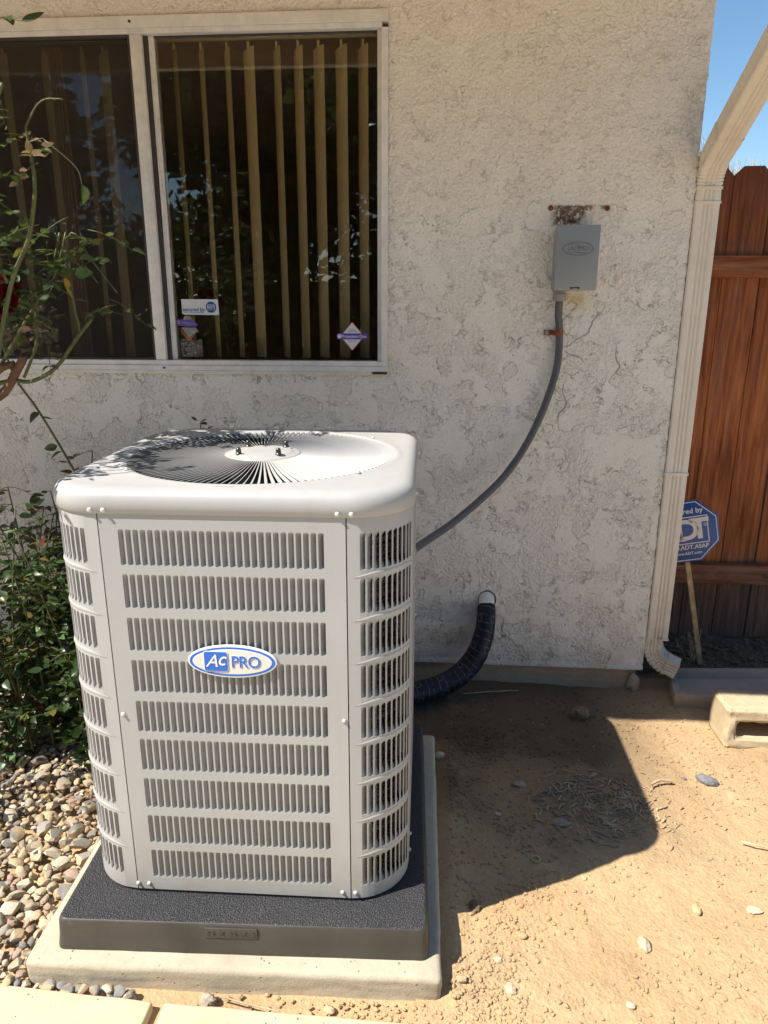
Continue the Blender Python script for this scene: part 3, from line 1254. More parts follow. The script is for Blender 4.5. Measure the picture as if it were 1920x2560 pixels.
# screws
scr = MB()
scr.lathe([(.0055, 0), (.0055, .0010), (.0034, .0012), (.0034, .0040), (.0030, .0044), (.0005, .0044)], 6)
scr = scr.mesh('screw', M['screwmat'], True)
for (x, z) in ((-.256, .909), (-.229, .909), (.229, .909), (.256, .909), (-.235, .458), (.236, .460), (-.243, .022), (-.218, .022), (.226, .022), (.255, .022)):
    y = -A - (.0045 if z > .9 else .0006)
    if abs(x) > HS:
        y += RC - sqrt(RC ** 2 - (abs(x) - HS) ** 2)
    inst('screw', scr, unit, (x, y, z), (pi / 2, 0, 0))
for (y, z) in ((-.20, .909), (.02, .909), (.24, .909), (-.22, .06), (.2, .45), (-.23, .022)):
    inst('screw', scr, unit, (A + (.0045 if z > .9 else .0006), y, z), (pi / 2, 0, pi / 2))
for a in (40, 140, 220, 320):
    inst('screw', scr, unit, (CX + (RG + .014) * cos(radians(a)), CY + (RG + .014) * sin(radians(a)), ZL + .0488), (0, 0, 0))

# emblem
ex, ez = .0085, .730 - zrel
E0 = stand(ex, -A - .0015, ez) @ Matrix.Diagonal((.835, .90, 1, 1))
mb = MB().prism(ell(.1105, .0405, 64), 0, .0055, E0)
emb = mb.build('emblem', M['white'], unit, world=False, bevel=.0012)
MB().prism(ell(.1065, .0365, 64), 0, .0002, E0 @ Matrix.Translation((0, 0, .0056))).build('blue_ring', M['blue'], emb, world=False)
MB().prism(ell(.0985, .0315, 64), 0, .0002, E0 @ Matrix.Translation((.0, 0, .0059))).build('white_field', M['white'], emb, world=False)
MB().prism(ell(.0965, .0300, 64), 0, .0003, E0 @ Matrix.Translation((.0008, -.0003, .0062))).build('cream_field', M['cream'], emb, world=False)
Q = E0 @ Matrix.Translation((-.040, 0.001, .0066))
MB().prism(rrect(.0600, .0500, .006), 0, .0004, Q @ Matrix.Translation((.0016, -.002, -.0001))).build('drop_shade', M['shadowgrey'], emb, world=False)
MB().prism(rrect(.0606, .0506, .006), 0, .0010, Q).build('white_square', M['white'], emb, world=False)
MB().prism(rrect(.0575, .0475, .005), 0, .0004, Q @ Matrix.Translation((0, 0, .0011))).build('blue_square', M['blue'], emb, world=False)
put_text('lettering', 'A', .044, M['shadowgrey'], Q @ Matrix.Translation((-.0090, -.0008, .0017)), emb, .0001, world=False, shear=.35, offset=-.0003)
put_text('lettering', 'c', .047, M['shadowgrey'], Q @ Matrix.Translation((.0150, .0046, .00165)), emb, .0001, world=False, shear=.3)
put_text('lettering', 'A', .044, M['white'], Q @ Matrix.Translation((-.0105, .0005, .0022)), emb, .0003, world=False, shear=.35)
put_text('lettering', 'c', .047, M['white'], Q @ Matrix.Translation((.0135, .0056, .0022)), emb, .0003, world=False, shear=.3)
Q2 = E0 @ Matrix.Translation((.034, 0, .0066))
put_text('lettering', 'PRO', .0400, M['shadowgrey'], Q2 @ Matrix.Translation((.0016, -.0014, .0)), emb, .0002, world=False, space=.92, offset=.0006)
put_text('lettering', 'PRO', .0400, M['white'], Q2 @ Matrix.Translation((-.0003, .0003, .0005)), emb, .0002, world=False, space=.92, offset=.0012)
put_text('lettering', 'PRO', .0400, M['blue'], Q2 @ Matrix.Translation((0, 0, .0011)), emb, .0003, world=False, space=.92, offset=.0002)

# ================================================================== HOUSE
house = thing('house', (0, 0, 0), 'cream stucco house corner with an aluminium window and wide eave', 'house')
WX0, WX1, WZ0, WZ1 = -2.55, -.18, 1.20, 2.31
WR = .804
WT = .16
mb = MB()


def slabbox(x0, x1, z0, z1):
    mb.box((x0, 0, z0), (x1, WT, z1))


# wall with relief: fine front sheet with hole, plus box behind
def wall_front():
    step = .0065
    vs, fs = [], []
    xs = [-6.0, -5.0, -4.0, -3.2] + list(np.arange(-2.75, WX0, .1)) + [WX0] + list(np.arange(WX0 + .05, -1.45, .05)) + [-1.45] + list(np.arange(-1.45 + step, WX1 - step * .5, step)) + [WX1] + list(np.arange(WX1 + step, WR - step * .5, step)) + [WR]
    zs = [.088] + list(np.arange(.099, WZ0 - .004, step)) + [WZ0] + list(np.arange(WZ0 + step, WZ1 - .004, step)) + [WZ1] + list(np.arange(WZ1 + step, 2.52, step * 2)) + [2.6, 2.9]
    nx = len(xs)
    for z in zs:
        for x in xs:
            d = 0
            if x > -1.6:
                v = Vector((x, 0, z))
                d = noise.fractal(v * 26, .8, 2, 3) * .0014 + noise.noise(v * 6) * .0025 + noise.noise(v * 75) * .0012 * (1 if noise.noise(v * 9) < .1 or z > 1.7 else .35)
                edge = min(abs(x - WX1) if WZ0 - .02 < z < WZ1 + .02 else 1, 1)
                if WX0 <= x <= WX1 + .03 and WZ0 - .03 <= z <= WZ1 + .03:
                    d *= .2
            dx = 0
            if x == WR:
                d = d + .0025
                dx = noise.noise(Vector((0, 3, z * 40))) * .003
            if z < .1:
                d -= .004
            vs.append((x + dx, d, z))
    for j in range(len(zs) - 1):
        for i in range(nx - 1):
            if xs[i] >= WX0 - 1e-6 and xs[i + 1] <= WX1 + 1e-6 and zs[j] >= WZ0 - 1e-6 and zs[j + 1] <= WZ1 + 1e-6:
                continue
            fs.append((j * nx + i, j * nx + i + 1, (j + 1) * nx + i + 1, (j + 1) * nx + i))
    mb = MB().add(vs, fs)
    # side wall (receding), reveals, bottom lip and back
    for i in range(len(zs) - 1):
        a, b = i * nx + nx - 1, (i + 1) * nx + nx - 1
        k = len(mb.v)
        mb.v += [(vs[a][0], 5.0, vs[a][2]), (vs[b][0], 5.0, vs[b][2])]
        mb.f.append((a, k, k + 1, b))
    mb.add([(-6.0, -.004, .088), (WR, -.004, .088), (WR, .05, .088), (-6.0, .05, .088)], [(0, 1, 2, 3)])
    x0, x1, z0, z1 = WX0, WX1, WZ0, WZ1
    mb.add([(x0, -.003, z0), (x1, -.003, z0), (x1, WT, z0), (x0, WT, z0), (x0, -.003, z1), (x1, -.003, z1), (x1, WT, z1), (x0, WT, z1)],
           [(0, 1, 2, 3), (4, 7, 6, 5), (1, 5, 6, 2), (0, 3, 7, 4)])
    return mb.build('wall', M['stucco'], house, smooth=True)


wall = wall_front()
wall.data.set_sharp_from_angle(angle=radians(50))
for cpts in ([(.552, 1.445), (.543, 1.415), (.520, 1.392), (.508, 1.36), (.492, 1.335), (.462, 1.318), (.425, 1.29)],
             [(.425, 1.285), (.45, 1.27), (.478, 1.262), (.50, 1.24)], [(.435, 1.33), (.418, 1.35), (.412, 1.38), (.43, 1.40)],
             [(.25, .30), (.268, .275), (.262, .235), (.285, .21), (.30, .17)],
             [(.60, 1.30), (.60, 1.26), (.615, 1.23), (.59, 1.19)], [(.44, 1.20), (.43, 1.15), (.445, 1.10), (.42, 1.06), (.43, 1.0)]):
    q = smooth([(x, .0003, z) for x, z in cpts], 6)
    q = [v + noise.noise_vector(v * 60) * .0035 for v in q]
    for v in q:
        v.y = noise.fractal(Vector((v.x, 0, v.z)) * 26, .8, 2, 3) * .0014 + noise.noise(Vector((v.x, 0, v.z)) * 6) * .0025
    n_ = len(q)
    MB().tube(q, [.0004 + .0016 * sin(pi * k / (n_ - 1)) for k in range(n_)], 6).build('trowel_crease', M['crease'], wall, smooth=True)
fm = rough_block('foundation', [(-6.0, .018), (.775, .018), (.775, .3), (-6.0, .3)], -.08, .0875, M['foundation'], house, .006, .003, 40)
MB().box((.7755, .03, -.08), (.788, 5.0, .0875)).build('foundation', M['foundation'], house)
# eave: soffit, fascia, gutter, roof sheet
MB().box((-6, -.905, 2.535), (.90, .0, 2.55)).build('soffit', M['soffit'], house)
MB().box((-6, -.93, 2.44), (.90, -.905, 2.61)).build('fascia', M['soffit'], house)
mb = MB()
gp = [(-.957, 2.48), (-.960, 2.40), (-.990, 2.385), (-1.03, 2.385), (-1.045, 2.42), (-1.065, 2.45), (-1.065, 2.485), (-1.060, 2.485), (-1.058, 2.455), (-1.038, 2.42), (-1.026, 2.391), (-.99, 2.391), (-.965, 2.405), (-.963, 2.48)]
# eave light line is set by the gutter's outer lip
sh = .075
gp = [(y + sh, z) for y, z in gp]
n = len(gp)
vs = [(-6, y, z) for y, z in gp] + [(.90, y, z) for y, z in gp]
mb.add(vs, [(k, (k + 1) % n, n + (k + 1) % n, n + k) for k in range(n)])
for i in range(len(mb.v)):
    x, y, z = mb.v[i]
    mb.v[i] = (x, y - .0505, z + .07)
mb.build('gutter', M['spout'], house)
mb = MB()
mb.add([(-6, -.93, 2.611), (.84, -.93, 2.611), (.84, 5, 4.57), (-6, 5, 4.57), (-6, -.93, 2.64), (.84, -.93, 2.64), (.84, 5, 4.6), (-6, 5, 4.6)],
       [(0, 3, 2, 1), (4, 5, 6, 7), (0, 1, 5, 4), (1, 2, 6, 5), (2, 3, 7, 6), (3, 0, 4, 7)])
mb.build('roof', M['roof'], house)
MB().add([(WR - .002, 0, 2.5), (WR - .002, 5, 2.5), (WR - .002, 5, 4.56), (WR - .002, 0, 2.91)], [(0, 1, 2, 3)]).build('gable', M['stucco'], house)
MB().box((-2.75, .01, 2.74), (.8, 5, 2.76)).build('ceiling', M['room'], house)

# room inside
mb = MB()
mb.add([(-3.2, WT, .3), (.6, WT, .3), (.6, 3.6, .3), (-3.2, 3.6, .3), (-3.2, WT, 2.45), (.6, WT, 2.45), (.6, 3.6, 2.45), (-3.2, 3.6, 2.45)],
       [(0, 1, 2, 3), (4, 7, 6, 5), (1, 5, 6, 2), (0, 3, 7, 4), (2, 6, 7, 3)])
mb.add([(-3.2, WT, .3), (.6, WT, .3), (.6, WT, WZ0), (-3.2, WT, WZ0)], [(0, 3, 2, 1)])
mb.add([(-3.2, WT, WZ1), (.6, WT, WZ1), (.6, WT, 2.45), (-3.2, WT, 2.45)], [(0, 3, 2, 1)])
mb.add([(WX1, WT, WZ0), (.6, WT, WZ0), (.6, WT, WZ1), (WX1, WT, WZ1)], [(0, 3, 2, 1)])
mb.add([(-3.2, WT, WZ0), (WX0, WT, WZ0), (WX0, WT, WZ1), (-3.2, WT, WZ1)], [(0, 3, 2, 1)])
mb.build('room', M['room'], house)

# window
win = bpy.data.objects.new('window', None)
link(win, house)
fr = MB()
fr.box((WX0, -.014, 2.277), (WX1, .05, WZ1))
fr.box((WX0, -.006, 2.262), (WX1 - .02, .05, 2.2768))
fr.box((WX0, -.010, 1.226), (WX1, .05, 1.243))
fr.box((WX0, -.016, WZ0 + .008), (WX1, .05, 1.2257))
fr.box((WX1 - .0225, -.012, 1.2432), (WX1, .05, 2.2615))
fr.box((WX1 - .036, .012, 1.2434), (WX1 - .0228, .05, 2.2613))
fr.build('frame', M['alu'], win, bevel=.0012, seg=1)
ml = MB()
ml.box((-1.010, -.004, 1.2434), (-.972, .05, 2.2613))
ml.build('mullion', M['alu'], win, bevel=.0015, seg=2)
sb = MB()
MB().box((-.9716, .012, 1.2434), (-.9570, .05, 2.2613)).build('track', M['track'], win)
sb.box((-.9565, .016, 1.2436), (-.938, .05, 2.2611))
sb.build('sash_stile', M['alu'], win, bevel=.001, seg=1)
MB().box((-.952, .010, 1.70), (-.946, .016, 1.86)).build('latch', M['alu'], win)
tk = MB()
tk.box((-1.019, .000, 1.2436), (-1.0104, .05, 2.261))
tk.build('track', M['track'], win)
tk = MB()
tk.box((WX0, -.001, 2.2535), (-1.0195, .02, 2.2618))
tk.build('track', M['track'], win)
tk = MB()
tk.box((WX0, .002, 1.2432), (-1.0195, .03, 1.250))
tk.build('track', M['track'], win)
tk = MB()
tk.box((-.937, .018, 2.256), (-.218, .022, 2.2611))
tk.build('track', M['track'], win)
tk = MB()
tk.box((WX1 - .05, -.0175, WZ0 - .0005), (WX1 - .004, .04, WZ0 + .0075))
tk.build('track', M['track'], win)
MB().box((WX0, -.012, WZ0 - .004), (WX1 - .055, .04, WZ0 + .0075)).build('sill', M['alu'], win)
MB().box((-.9375, .024, 1.2436), (-.2165, .028, 2.2555)).build('pane', M['glass'], win)
MB().box((WX0, .030, 1.2505), (-1.0195, .034, 2.253)).build('pane', M['glass'], win)
MB().box((WX0, .008, 1.2505), (-1.0195, .009, 2.253)).build('insect_screen', M['screen'], win)
sc2 = MB()
for (x, z) in ((-1.0, 2.293), (-.978, 1.217)):
    sc2.lathe([(.0045, 0), (.004, .002), (.001, .0024)], 10, stand(x, -.0165, z))
sc2.build('screw', M['nut'], win)

# blinds
bd = thing('vertical_blind', (-1.3, .14, 2.2), 'tan vertical blind hanging behind the window glass', 'blind')
hr = MB().box((-2.5, .10, 2.284), (-.21, .15, 2.3085))
hr.build('headrail', M['blind'], bd, bevel=.003)


def slat(x, dlt, y=.125, wdt=.086):
    view = Vector((x, y + 2.561)).normalized()
    a = dlt
    d = Vector((view.x * cos(a) - view.y * sin(a), view.x * sin(a) + view.y * cos(a)))
    nrm = Vector((-d.y, d.x))
    vs = []
    for k in range(5):
        f = k / 4
        b = (1 - (2 * f - 1) ** 2) * .0045
        p = Vector((x, y)) + d * wdt * f + nrm * b
        vs += [(p.x, p.y, 1.245), (p.x, p.y, 2.262)]
    fs = [(2 * k, 2 * k + 2, 2 * k + 3, 2 * k + 1) for k in range(4)]
    o = MB().add(vs, fs).build('slat', M['blind'], bd, smooth=True)
    c = Vector((x, y)) + d * .043
    MB().box((c.x - .004, c.y - .004, 2.235), (c.x + .004, c.y + .004, 2.2835)).build('carrier_clip', M['blind'], o)


for x, dd in zip((-.982, -.901, -.809, -.720, -.638, -.549, -.474, -.403, -.326, -.256), (.19, .20, .20, .22, .44, .29, .37, .44, .48, .41)):
    slat(x, dd)
for x, dd in zip((-1.354, -1.344, -1.333, -1.321, -1.307, -1.226, -1.142, -1.5, -1.62, -1.75, -1.9, -2.05), (.30, .08, .08, .08, .10, .20, .40, .3, .3, .3, .3, .3)):
    slat(x, dd, .135)

# stickers on the inside face of the glass (just behind it they would be dimmed: stuck on the outside film)
def sticker(name, loc, label):
    return thing(name, loc, label, 'sticker')


yS = .0232
st = sticker('window_sticker', (-.846, yS, 1.41), 'white rectangular security sticker with blue octagon on the window glass')
a = stand(-.846, yS, 1.425, radians(-.5))
MB().prism([(-.0655, -.022), (-.058, -.0262), (.068, -.0265), (.0655, .0265), (-.066, .0265)], 0, .0004, a).build('backing', M['stickwhite'], st)
put_text('lettering', 'secured by', .0195, M['stickblue'], a @ Matrix.Translation((-.024, -.009, .0006)), st, .0001, shear=.15, space=.95, offset=.0003)
MB().box((-.058, -.0195, .0005), (.012, -.0182, .0007), a).build('underline', M['stickblue'], st)
oc = [(.020 * cos(radians(22.5 + 45 * k)), .020 * sin(radians(22.5 + 45 * k))) for k in range(8)]
o8 = MB().prism(oc, .0005, .0007, a @ Matrix.Translation((.040, 0, 0))).build('blue_octagon', M['stickblue'], st)
put_text('lettering', 'ADT', .0145, M['stickwhite'], a @ Matrix.Translation((.040, 0, .0010)), o8, .0001, offset=.0004)


def rectframe(w, h, t):
    mb = MB()
    mb.box((-w, -h, 0), (w, -h + t, .0003))
    mb.box((-w, h - t, 0), (w, h, .0003))
    mb.box((-w, -h + t, 0), (-w + t, h - t, .0003))
    mb.box((w - t, -h + t, 0), (w, h - t, .0003))
    return mb


def place(mb, mtx):
    mb.v = [tuple(mtx @ Vector(v)) for v in mb.v]
    return mb


place(rectframe(.0135, .0095, .0011), a @ Matrix.Translation((.040, 0, .0008))).build('square_outline', M['stickwhite'], o8)

st = sticker('window_sticker', (-.30, yS, 1.27), 'diamond security sticker with red edge and purple band, lower right of the window')
a = stand(-.3065, yS, 1.327, radians(0))
dia = lambda w, h: [(-w, 0), (0, -h), (w, 0), (0, h)]
MB().prism(dia(.044, .050), 0, .0003, a).build('red_edge', M['stickred'], st)
MB().prism(dia(.0405, .0463), .0004, .0006, a).build('white_diamond', M['stickwhite'], st)
MB().prism(rrect(.108, .0205, .004), .0007, .0010, a).build('purple_band', M['stickpurple'], st)
put_text('lettering', 'Protection One', .0150, M['stickwhite'], a @ Matrix.Translation((.006, -.0005, .0012)), st, .0001, space=.92, offset=.0002)
MB().prism(ell(.0065, .0075, 16), .0011, .0013, a @ Matrix.Translation((-.045, 0, 0))).build('globe_mark', M['stickwhite'], st)
put_text('lettering', '24 HOUR', .0048, M['stickpurple'], a @ Matrix.Translation((0, .022, .0007)), st, .0001, offset=.0001)
put_text('lettering', 'ALARM SERVICE', .0042, M['stickpurple'], a @ Matrix.Translation((0, .0165, .0007)), st, .0001, offset=.0001)
put_text('lettering', '(800) 633-HELP', .0044, M['stickpurple'], a @ Matrix.Translation((0, -.0165, .0007)), st, .0001, offset=.0001)

st = sticker('window_sticker', (-.89, yS, 1.32), 'worn torn diamond sticker with purple band and orange tip, lower left')
a = stand(-.892, yS, 1.350, radians(-3))
MB().prism([(-.034, .000), (0, -.043), (.038, -.004), (.034, -.010), (0, -.036), (-.026, -.006)], .0, .0003, a).build('orange_edge', M['stickorange'], st)
MB().prism([(-.026, .004), (0, -.033), (.034, -.004), (.026, .006)], .0004, .0006, a).build('faded_lower_half', M['stickfade'], st)
MB().prism([(-.046, .010), (.022, .008), (.034, .015), (.018, .031), (-.044, .031)], .0007, .0010, a).build('purple_band', M['stickpurple'], st)
MB().prism([(-.020, .032), (.018, .0315), (.008, .043), (-.004, .046), (-.014, .043)], .0007, .0010, a).build('faded_top', M['stickfade'], st)
put_text('lettering', 'Protecti', .0165, M['stickfade'], a @ Matrix.Translation((-.001, .020, .0012)), st, .0001, space=.92)
MB().prism(ell(.006, .008, 14), .0011, .0013, a @ Matrix.Translation((-.036, .0205, 0))).build('globe_mark', M['stickfade'], st)

st = sticker('window_sticker', (-.885, yS, 1.25), 'clear crumpled square sticker residue in the lower left corner of the glass')


def mat_residue():
    m = bpy.data.materials.new('sticker_residue')
    m.use_nodes = True
    t = NT.__new__(NT)
    t.m, t.t = m, m.node_tree
    t.b, t.out, t._co = t.t.nodes['Principled BSDF'], t.t.nodes['Material Output'], None
    n = t.noise(t.geo_pos(), 55, 6, .7, 2.5)
    t.put(t.b.inputs['Base Color'], t.ramp(n, [(.4, (.06, .055, .05)), (.6, (.35, .33, .30))]))
    tr = t.n('BsdfTransparent')
    mx = t.n('MixShader')
    t.L(t.mapr(n, .42, .6, .15, .55), mx.inputs[0])
    t.L(tr.outputs[0], mx.inputs[1])
    t.L(t.b.outputs[0], mx.inputs[2])
    t.L(mx.outputs[0], t.out.inputs[0])
    return m


MB().prism(rrect(.078, .062, .003), 0, .0002, stand(-.885, yS, 1.284)).build('clear_square', mat_residue(), st)

# ================================================================== DOWNSPOUT (part of house)
def sweep_profile(mb, prof, path, frames):
    n = len(prof)
    vs = []
    for p, (u, w) in zip(path, frames):
        for a, b in prof:
            vs.append(tuple(Vector(p) + Vector(u) * a + Vector(w) * b))
    m = len(path)
    mb.add(vs, [(i * n + k, i * n + (k + 1) % n, (i + 1) * n + (k + 1) % n, (i + 1) * n + k) for i in range(m - 1) for k in range(n)])
    return mb


def spout_prof(w=.078, d=.064, s=1.0):
    """corrugated rectangle: a across width, b outward (front = -b)"""
    P = []
    w, d = w * s, d * s
    nf = 28
    for i in range(nf + 1):         # front face with three flutes
        f = i / nf
        a = -w / 2 + .004 + (w - .008) * f
        b = -d / 2
        q = (f - .22) / .56
        if 0 < q < 1:
            b += .0045 * (.5 - .5 * cos(2 * pi * 3 * q))
        P.append((a, b))
    for sg in (1, -1):
        m = 20
        side = []
        for i in range(m + 1):
            f = i / m
            b = -d / 2 + .004 + (d - .008) * f
            q = (f - .18) / .64
            a = w / 2
            if 0 < q < 1:
                a -= .0035 * (.5 - .5 * cos(2 * pi * 3 * q))
            side.append((sg * a, b))
        P += side if sg == 1 else side[::-1]
    return P


spout = bpy.data.objects.new('downspout', None)
link(spout, house)
SX, SY = .845, .026
mb = MB()
U, Wv = (1, 0, 0), (0, 1, 0)
sweep_profile(mb, spout_prof(), [(SX, SY, 1.76), (SX, SY, .215)], [(U, Wv)] * 2)
mb.build('straight_pipe', M['spout'], spout, autos=True)


def elbow(p0, ang0, ang1, rad, plane, s, name, steps=26, pleats=7, amp=.0022, tail=.05, lead=.0):
    """bend starting at p0 pointing down; plane: 'yz' or a direction vector the bend turns towards"""
    H = Vector(plane).normalized()      # horizontal direction bent towards
    side = Vector((0, 0, 1)).cross(H)
    path, frames, scl = [], [], []
    # direction d = cos(t)*down + sin(t)*H
    c = Vector(p0) + H * rad
    for i in range(steps + 1):
        t = ang0 + (ang1 - ang0) * i / steps
        p = c + (-H * cos(t) + Vector((0, 0, -1)) * sin(t)) * rad
        path.append(p)
        outw = (-H * cos(t) - Vector((0, 0, 1)) * sin(t))
        frames.append(outw)
        k = 1 + amp * (1 if (i * pleats * 2 // steps) % 2 else -1) * 20
        scl.append(k)
    t = ang1
    dirv = Vector((0, 0, -1)) * cos(t) + H * sin(t)
    path.append(path[-1] + dirv * tail)
    frames.append(frames[-1])
    scl.append(1.0)
    return path, frames, scl, side, dirv


def sweep_elbow(name, path, outs, scl, up_across, prof, parent, flip=1):
    """outs: direction of the pipe's front (b = -) ; across computed"""
    mb = MB()
    vs = []
    n = len(prof)
    for i, p in enumerate(path):
        o = outs[i]
        ac = up_across
        for a, b in prof:
            vs.append(tuple(Vector(p) + ac * (a * scl[i]) + o * (-b * scl[i] * flip)))
    mb.add(vs, [(i * n + k, i * n + (k + 1) % n, (i + 1) * n + (k + 1) % n, (i + 1) * n + k) for i in range(len(path) - 1) for k in range(n)])
    return mb.build(name, M['spout'], parent, autos=True)


# upper elbow: pipe comes from the gutter (towards -y and up) and turns straight down
slope = atan2(.47, .90)
turn = pi / 2 - slope
rad = .085
path, outs, scl = [], [], []
steps = 24
c = Vector((SX, SY - rad, 1.80))
path.append(Vector((SX, SY, 1.755)))
outs.append(Vector((0, -1, 0)))
scl.append(1.03)
for i in range(steps + 1):
    t = turn * i / steps
    path.append(c + Vector((0, cos(t), sin(t))) * rad)
    outs.append(-Vector((0, cos(t), sin(t))))
    scl.append(1.05 if i % 4 else .965)
dv = Vector((0, -sin(turn), cos(turn)))
path.append(path[-1] + dv * .12)
outs.append(outs[-1])
scl.append(1.04)
sweep_elbow('elbow', path, outs, scl, Vector((1, 0, 0)), spout_prof(), spout)
p1 = path[-1] - dv * .01
mb = MB()
path2 = [p1, p1 + dv * 1.0]
sweep_elbow('offset_pipe', path2, [outs[-1]] * 2, [1, 1], Vector((1, 0, 0)), spout_prof(), spout)
# bands
for z, hh in ((1.795, .007), (1.752, .006), (.862, .008), (.222, .007)):
    MB().prism(rrect(.0835, .0695, .004, 3, SX, SY), z - hh, z + hh * .2).build('band', M['spout'], spout)
# lower elbow turning to the right and towards the viewer
Hd = Vector((.93, -.38, 0)).normalized()
rad = .072
path, outs, scl = [], [], []
c = Vector((SX, SY, .185)) + Hd * rad
path.append(Vector((SX, SY, .225)))
outs.append(-Hd)
scl.append(1.02)
steps = 30
for i in range(steps + 1):
    t = radians(72) * i / steps
    path.append(c + (-Hd * cos(t) + Vector((0, 0, -sin(t)))) * rad)
    outs.append((-Hd * cos(t) + Vector((0, 0, -sin(t)))).normalized())
    scl.append(1.06 if i % 4 else .96)
dv = Hd * sin(radians(72)) + Vector((0, 0, -cos(radians(72))))
for q in (.01, .045):
    path.append(path[steps + 1] + dv * q)
    outs.append(outs[-1])
    scl.append(1.0)
ac = Vector((0, 0, 1)).cross(Hd)
# blend the across axis from straight pipe (front = -y) to the turned elbow: the pipe simply twists a little at the joint
prof = [(a, b) for a, b in spout_prof(.072, .064)]
sweep_elbow('elbow', path, outs, scl, -ac * -1, prof, spout)

# ================================================================== SWITCH BOX + (.402, -.022, 1.345), (.403, -.024, 1.252), (.388, -.032, 1.172), (.353, -.04, 1.063), (.301, -.06, .954), (.234, -.09, .859), (.151, -.14, .785), (.055, -.22, .723), (-.018, -.32, .700), (-.050, -.385, .696), (-.080, -.455, .695), (-.118, -.524, .694) + CLAMP
bx = thing('switch_box', (.43, 0, 1.48), 'grey metal electrical switch box mounted on the stucco wall', 'electrical box')
MB().box((.368, -.055, 1.484), (.497, .004, 1.672)).build('back_box', M['greybox'], bx, bevel=.002)
MB().box((.3655, -.088, 1.479), (.4995, -.0552, 1.6765)).build('cover', M['greybox'], bx, bevel=.002)
a = stand(.432, -.0884, 1.606)


def ring_mesh(a1, b1, a2, b2, z0, z1, n=48):
    vs = [(x, y, z1) for x, y in ell(a1, b1, n)] + [(x, y, z1) for x, y in ell(a2, b2, n)] + [(x, y, z0) for x, y in ell(a1, b1, n)] + [(x, y, z0) for x, y in ell(a2, b2, n)]
    fs = []
    for k in range(n):
        k2 = (k + 1) % n
        fs += [(k, k2, n + k2, n + k), (k2, k, 2 * n + k, 2 * n + k2), (n + k, n + k2, 3 * n + k2, 3 * n + k)]
    return MB().add(vs, fs)


em = place(ring_mesh(.0485, .0205, .0468, .0190, 0, .0010), a).build('embossed_oval', M['greyline'], bx)
place(rectframe(.0165, .0125, .0010), a @ Matrix.Translation((-.014, .001, 0))).build('square_outline', M['greyline'], em)
put_text('lettering', 'AC', .0190, M['greyline'], a @ Matrix.Translation((-.014, 0, .0004)), em, .0003, shear=.25, offset=-.0003)
put_text('lettering', 'PRO', .0190, M['greyline'], a @ Matrix.Translation((.018, .001, .0004)), em, .0003, space=.9, offset=-.0003)
MB().box((-.014, -.0135, 0), (.012, -.0118, .0006), a @ Matrix.Translation((.014, 0, 0))).build('underline', M['greyline'], em)
MB().box((.416, -.0892, 1.4835), (.446, -.0872, 1.4885)).build('hasp_slot', M['black'], bx)
MB().box((.423, -.0900, 1.4838), (.440, -.0885, 1.4862)).build('hasp_tab', M['greybox'], bx)

pts = [(.391, -.045, 1.452), (.393, -.035, 1.40), (.402, -.022, 1.345), (.403, -.024, 1.252), (.388, -.032, 1.172), (.353, -.04, 1.063), (.301, -.06, .954), (.234, -.09, .859), (.151, -.14, .785), (.055, -.22, .723), (-.018, -.32, .700), (-.050, -.385, .696), (-.082, -.46, .695)]


cd = thing('electrical_conduit', (.39, -.04, 1.452), 'dark grey flexible conduit curving from the switch box down to the unit', 'conduit')
MB().tube(smooth(pts), .0125, 16).build('flexible_pipe', M['conduit'], cd, smooth=True)
mb = MB()
mb.lathe([(.014, 0), (.0205, .002), (.0225, .012), (.0225, .024), (.019, .025), (.019, .030), (.023, .031), (.023, .034), (.010, .034)], 20, Matrix.Translation((.391, -.045, 1.445)))
mb.build('fitting', M['fitting'], cd, autos=True)
e = Vector(pts[-1])
dr = (Vector(pts[-2]) - e).normalized()
mb = MB().lathe([(.014, 0), (.020, .003), (.020, .022), (.0145, .026), (.013, .026)], 18, Matrix.Translation(e) @ dr.to_track_quat('Z', 'Y').to_matrix().to_4x4())
mb.build('fitting', M['fitting'], cd, autos=True)

cp = thing('conduit_strap', (.40, 0, 1.343), 'rusty metal strap holding the grey conduit to the wall', 'strap')
vs, fs = [], []
prof = []
for i in range(13):
    t = pi * i / 12
    prof.append((.398 - .0148 * cos(t), -.021 - .0148 * sin(t)))
prof = [(.352, -.004), (.372, -.004), (.382, -.010)] + prof + [(.416, -.004)]
for x, y in prof:
    vs += [(x, y, 1.335), (x, y, 1.352), (x, y - .0015, 1.352), (x, y - .0015, 1.335)]
for i in range(len(prof) - 1):
    for k in range(4):
        fs.append((i * 4 + k, i * 4 + (k + 1) % 4, (i + 1) * 4 + (k + 1) % 4, (i + 1) * 4 + k))
MB().add(vs, fs).build('strap_band', M['rust'], cp)
MB().lathe([(.0085, 0), (.0085, .0015), (.005, .002), (.0048, .005), (.001, .006)], 14, stand(.363, -.0058, 1.344)).build('screw', M['fitting'], cp, smooth=True)
for x, z in ((.351, 1.737), (.532, 1.735)):
    MB().lathe([(.009, 0), (.0075, .004), (.0045, .0035), (.0035, -.004), (.0005, -.004)], 12, stand(x, -.001, z)).build('rusty_anchor', M['rust'], wall)

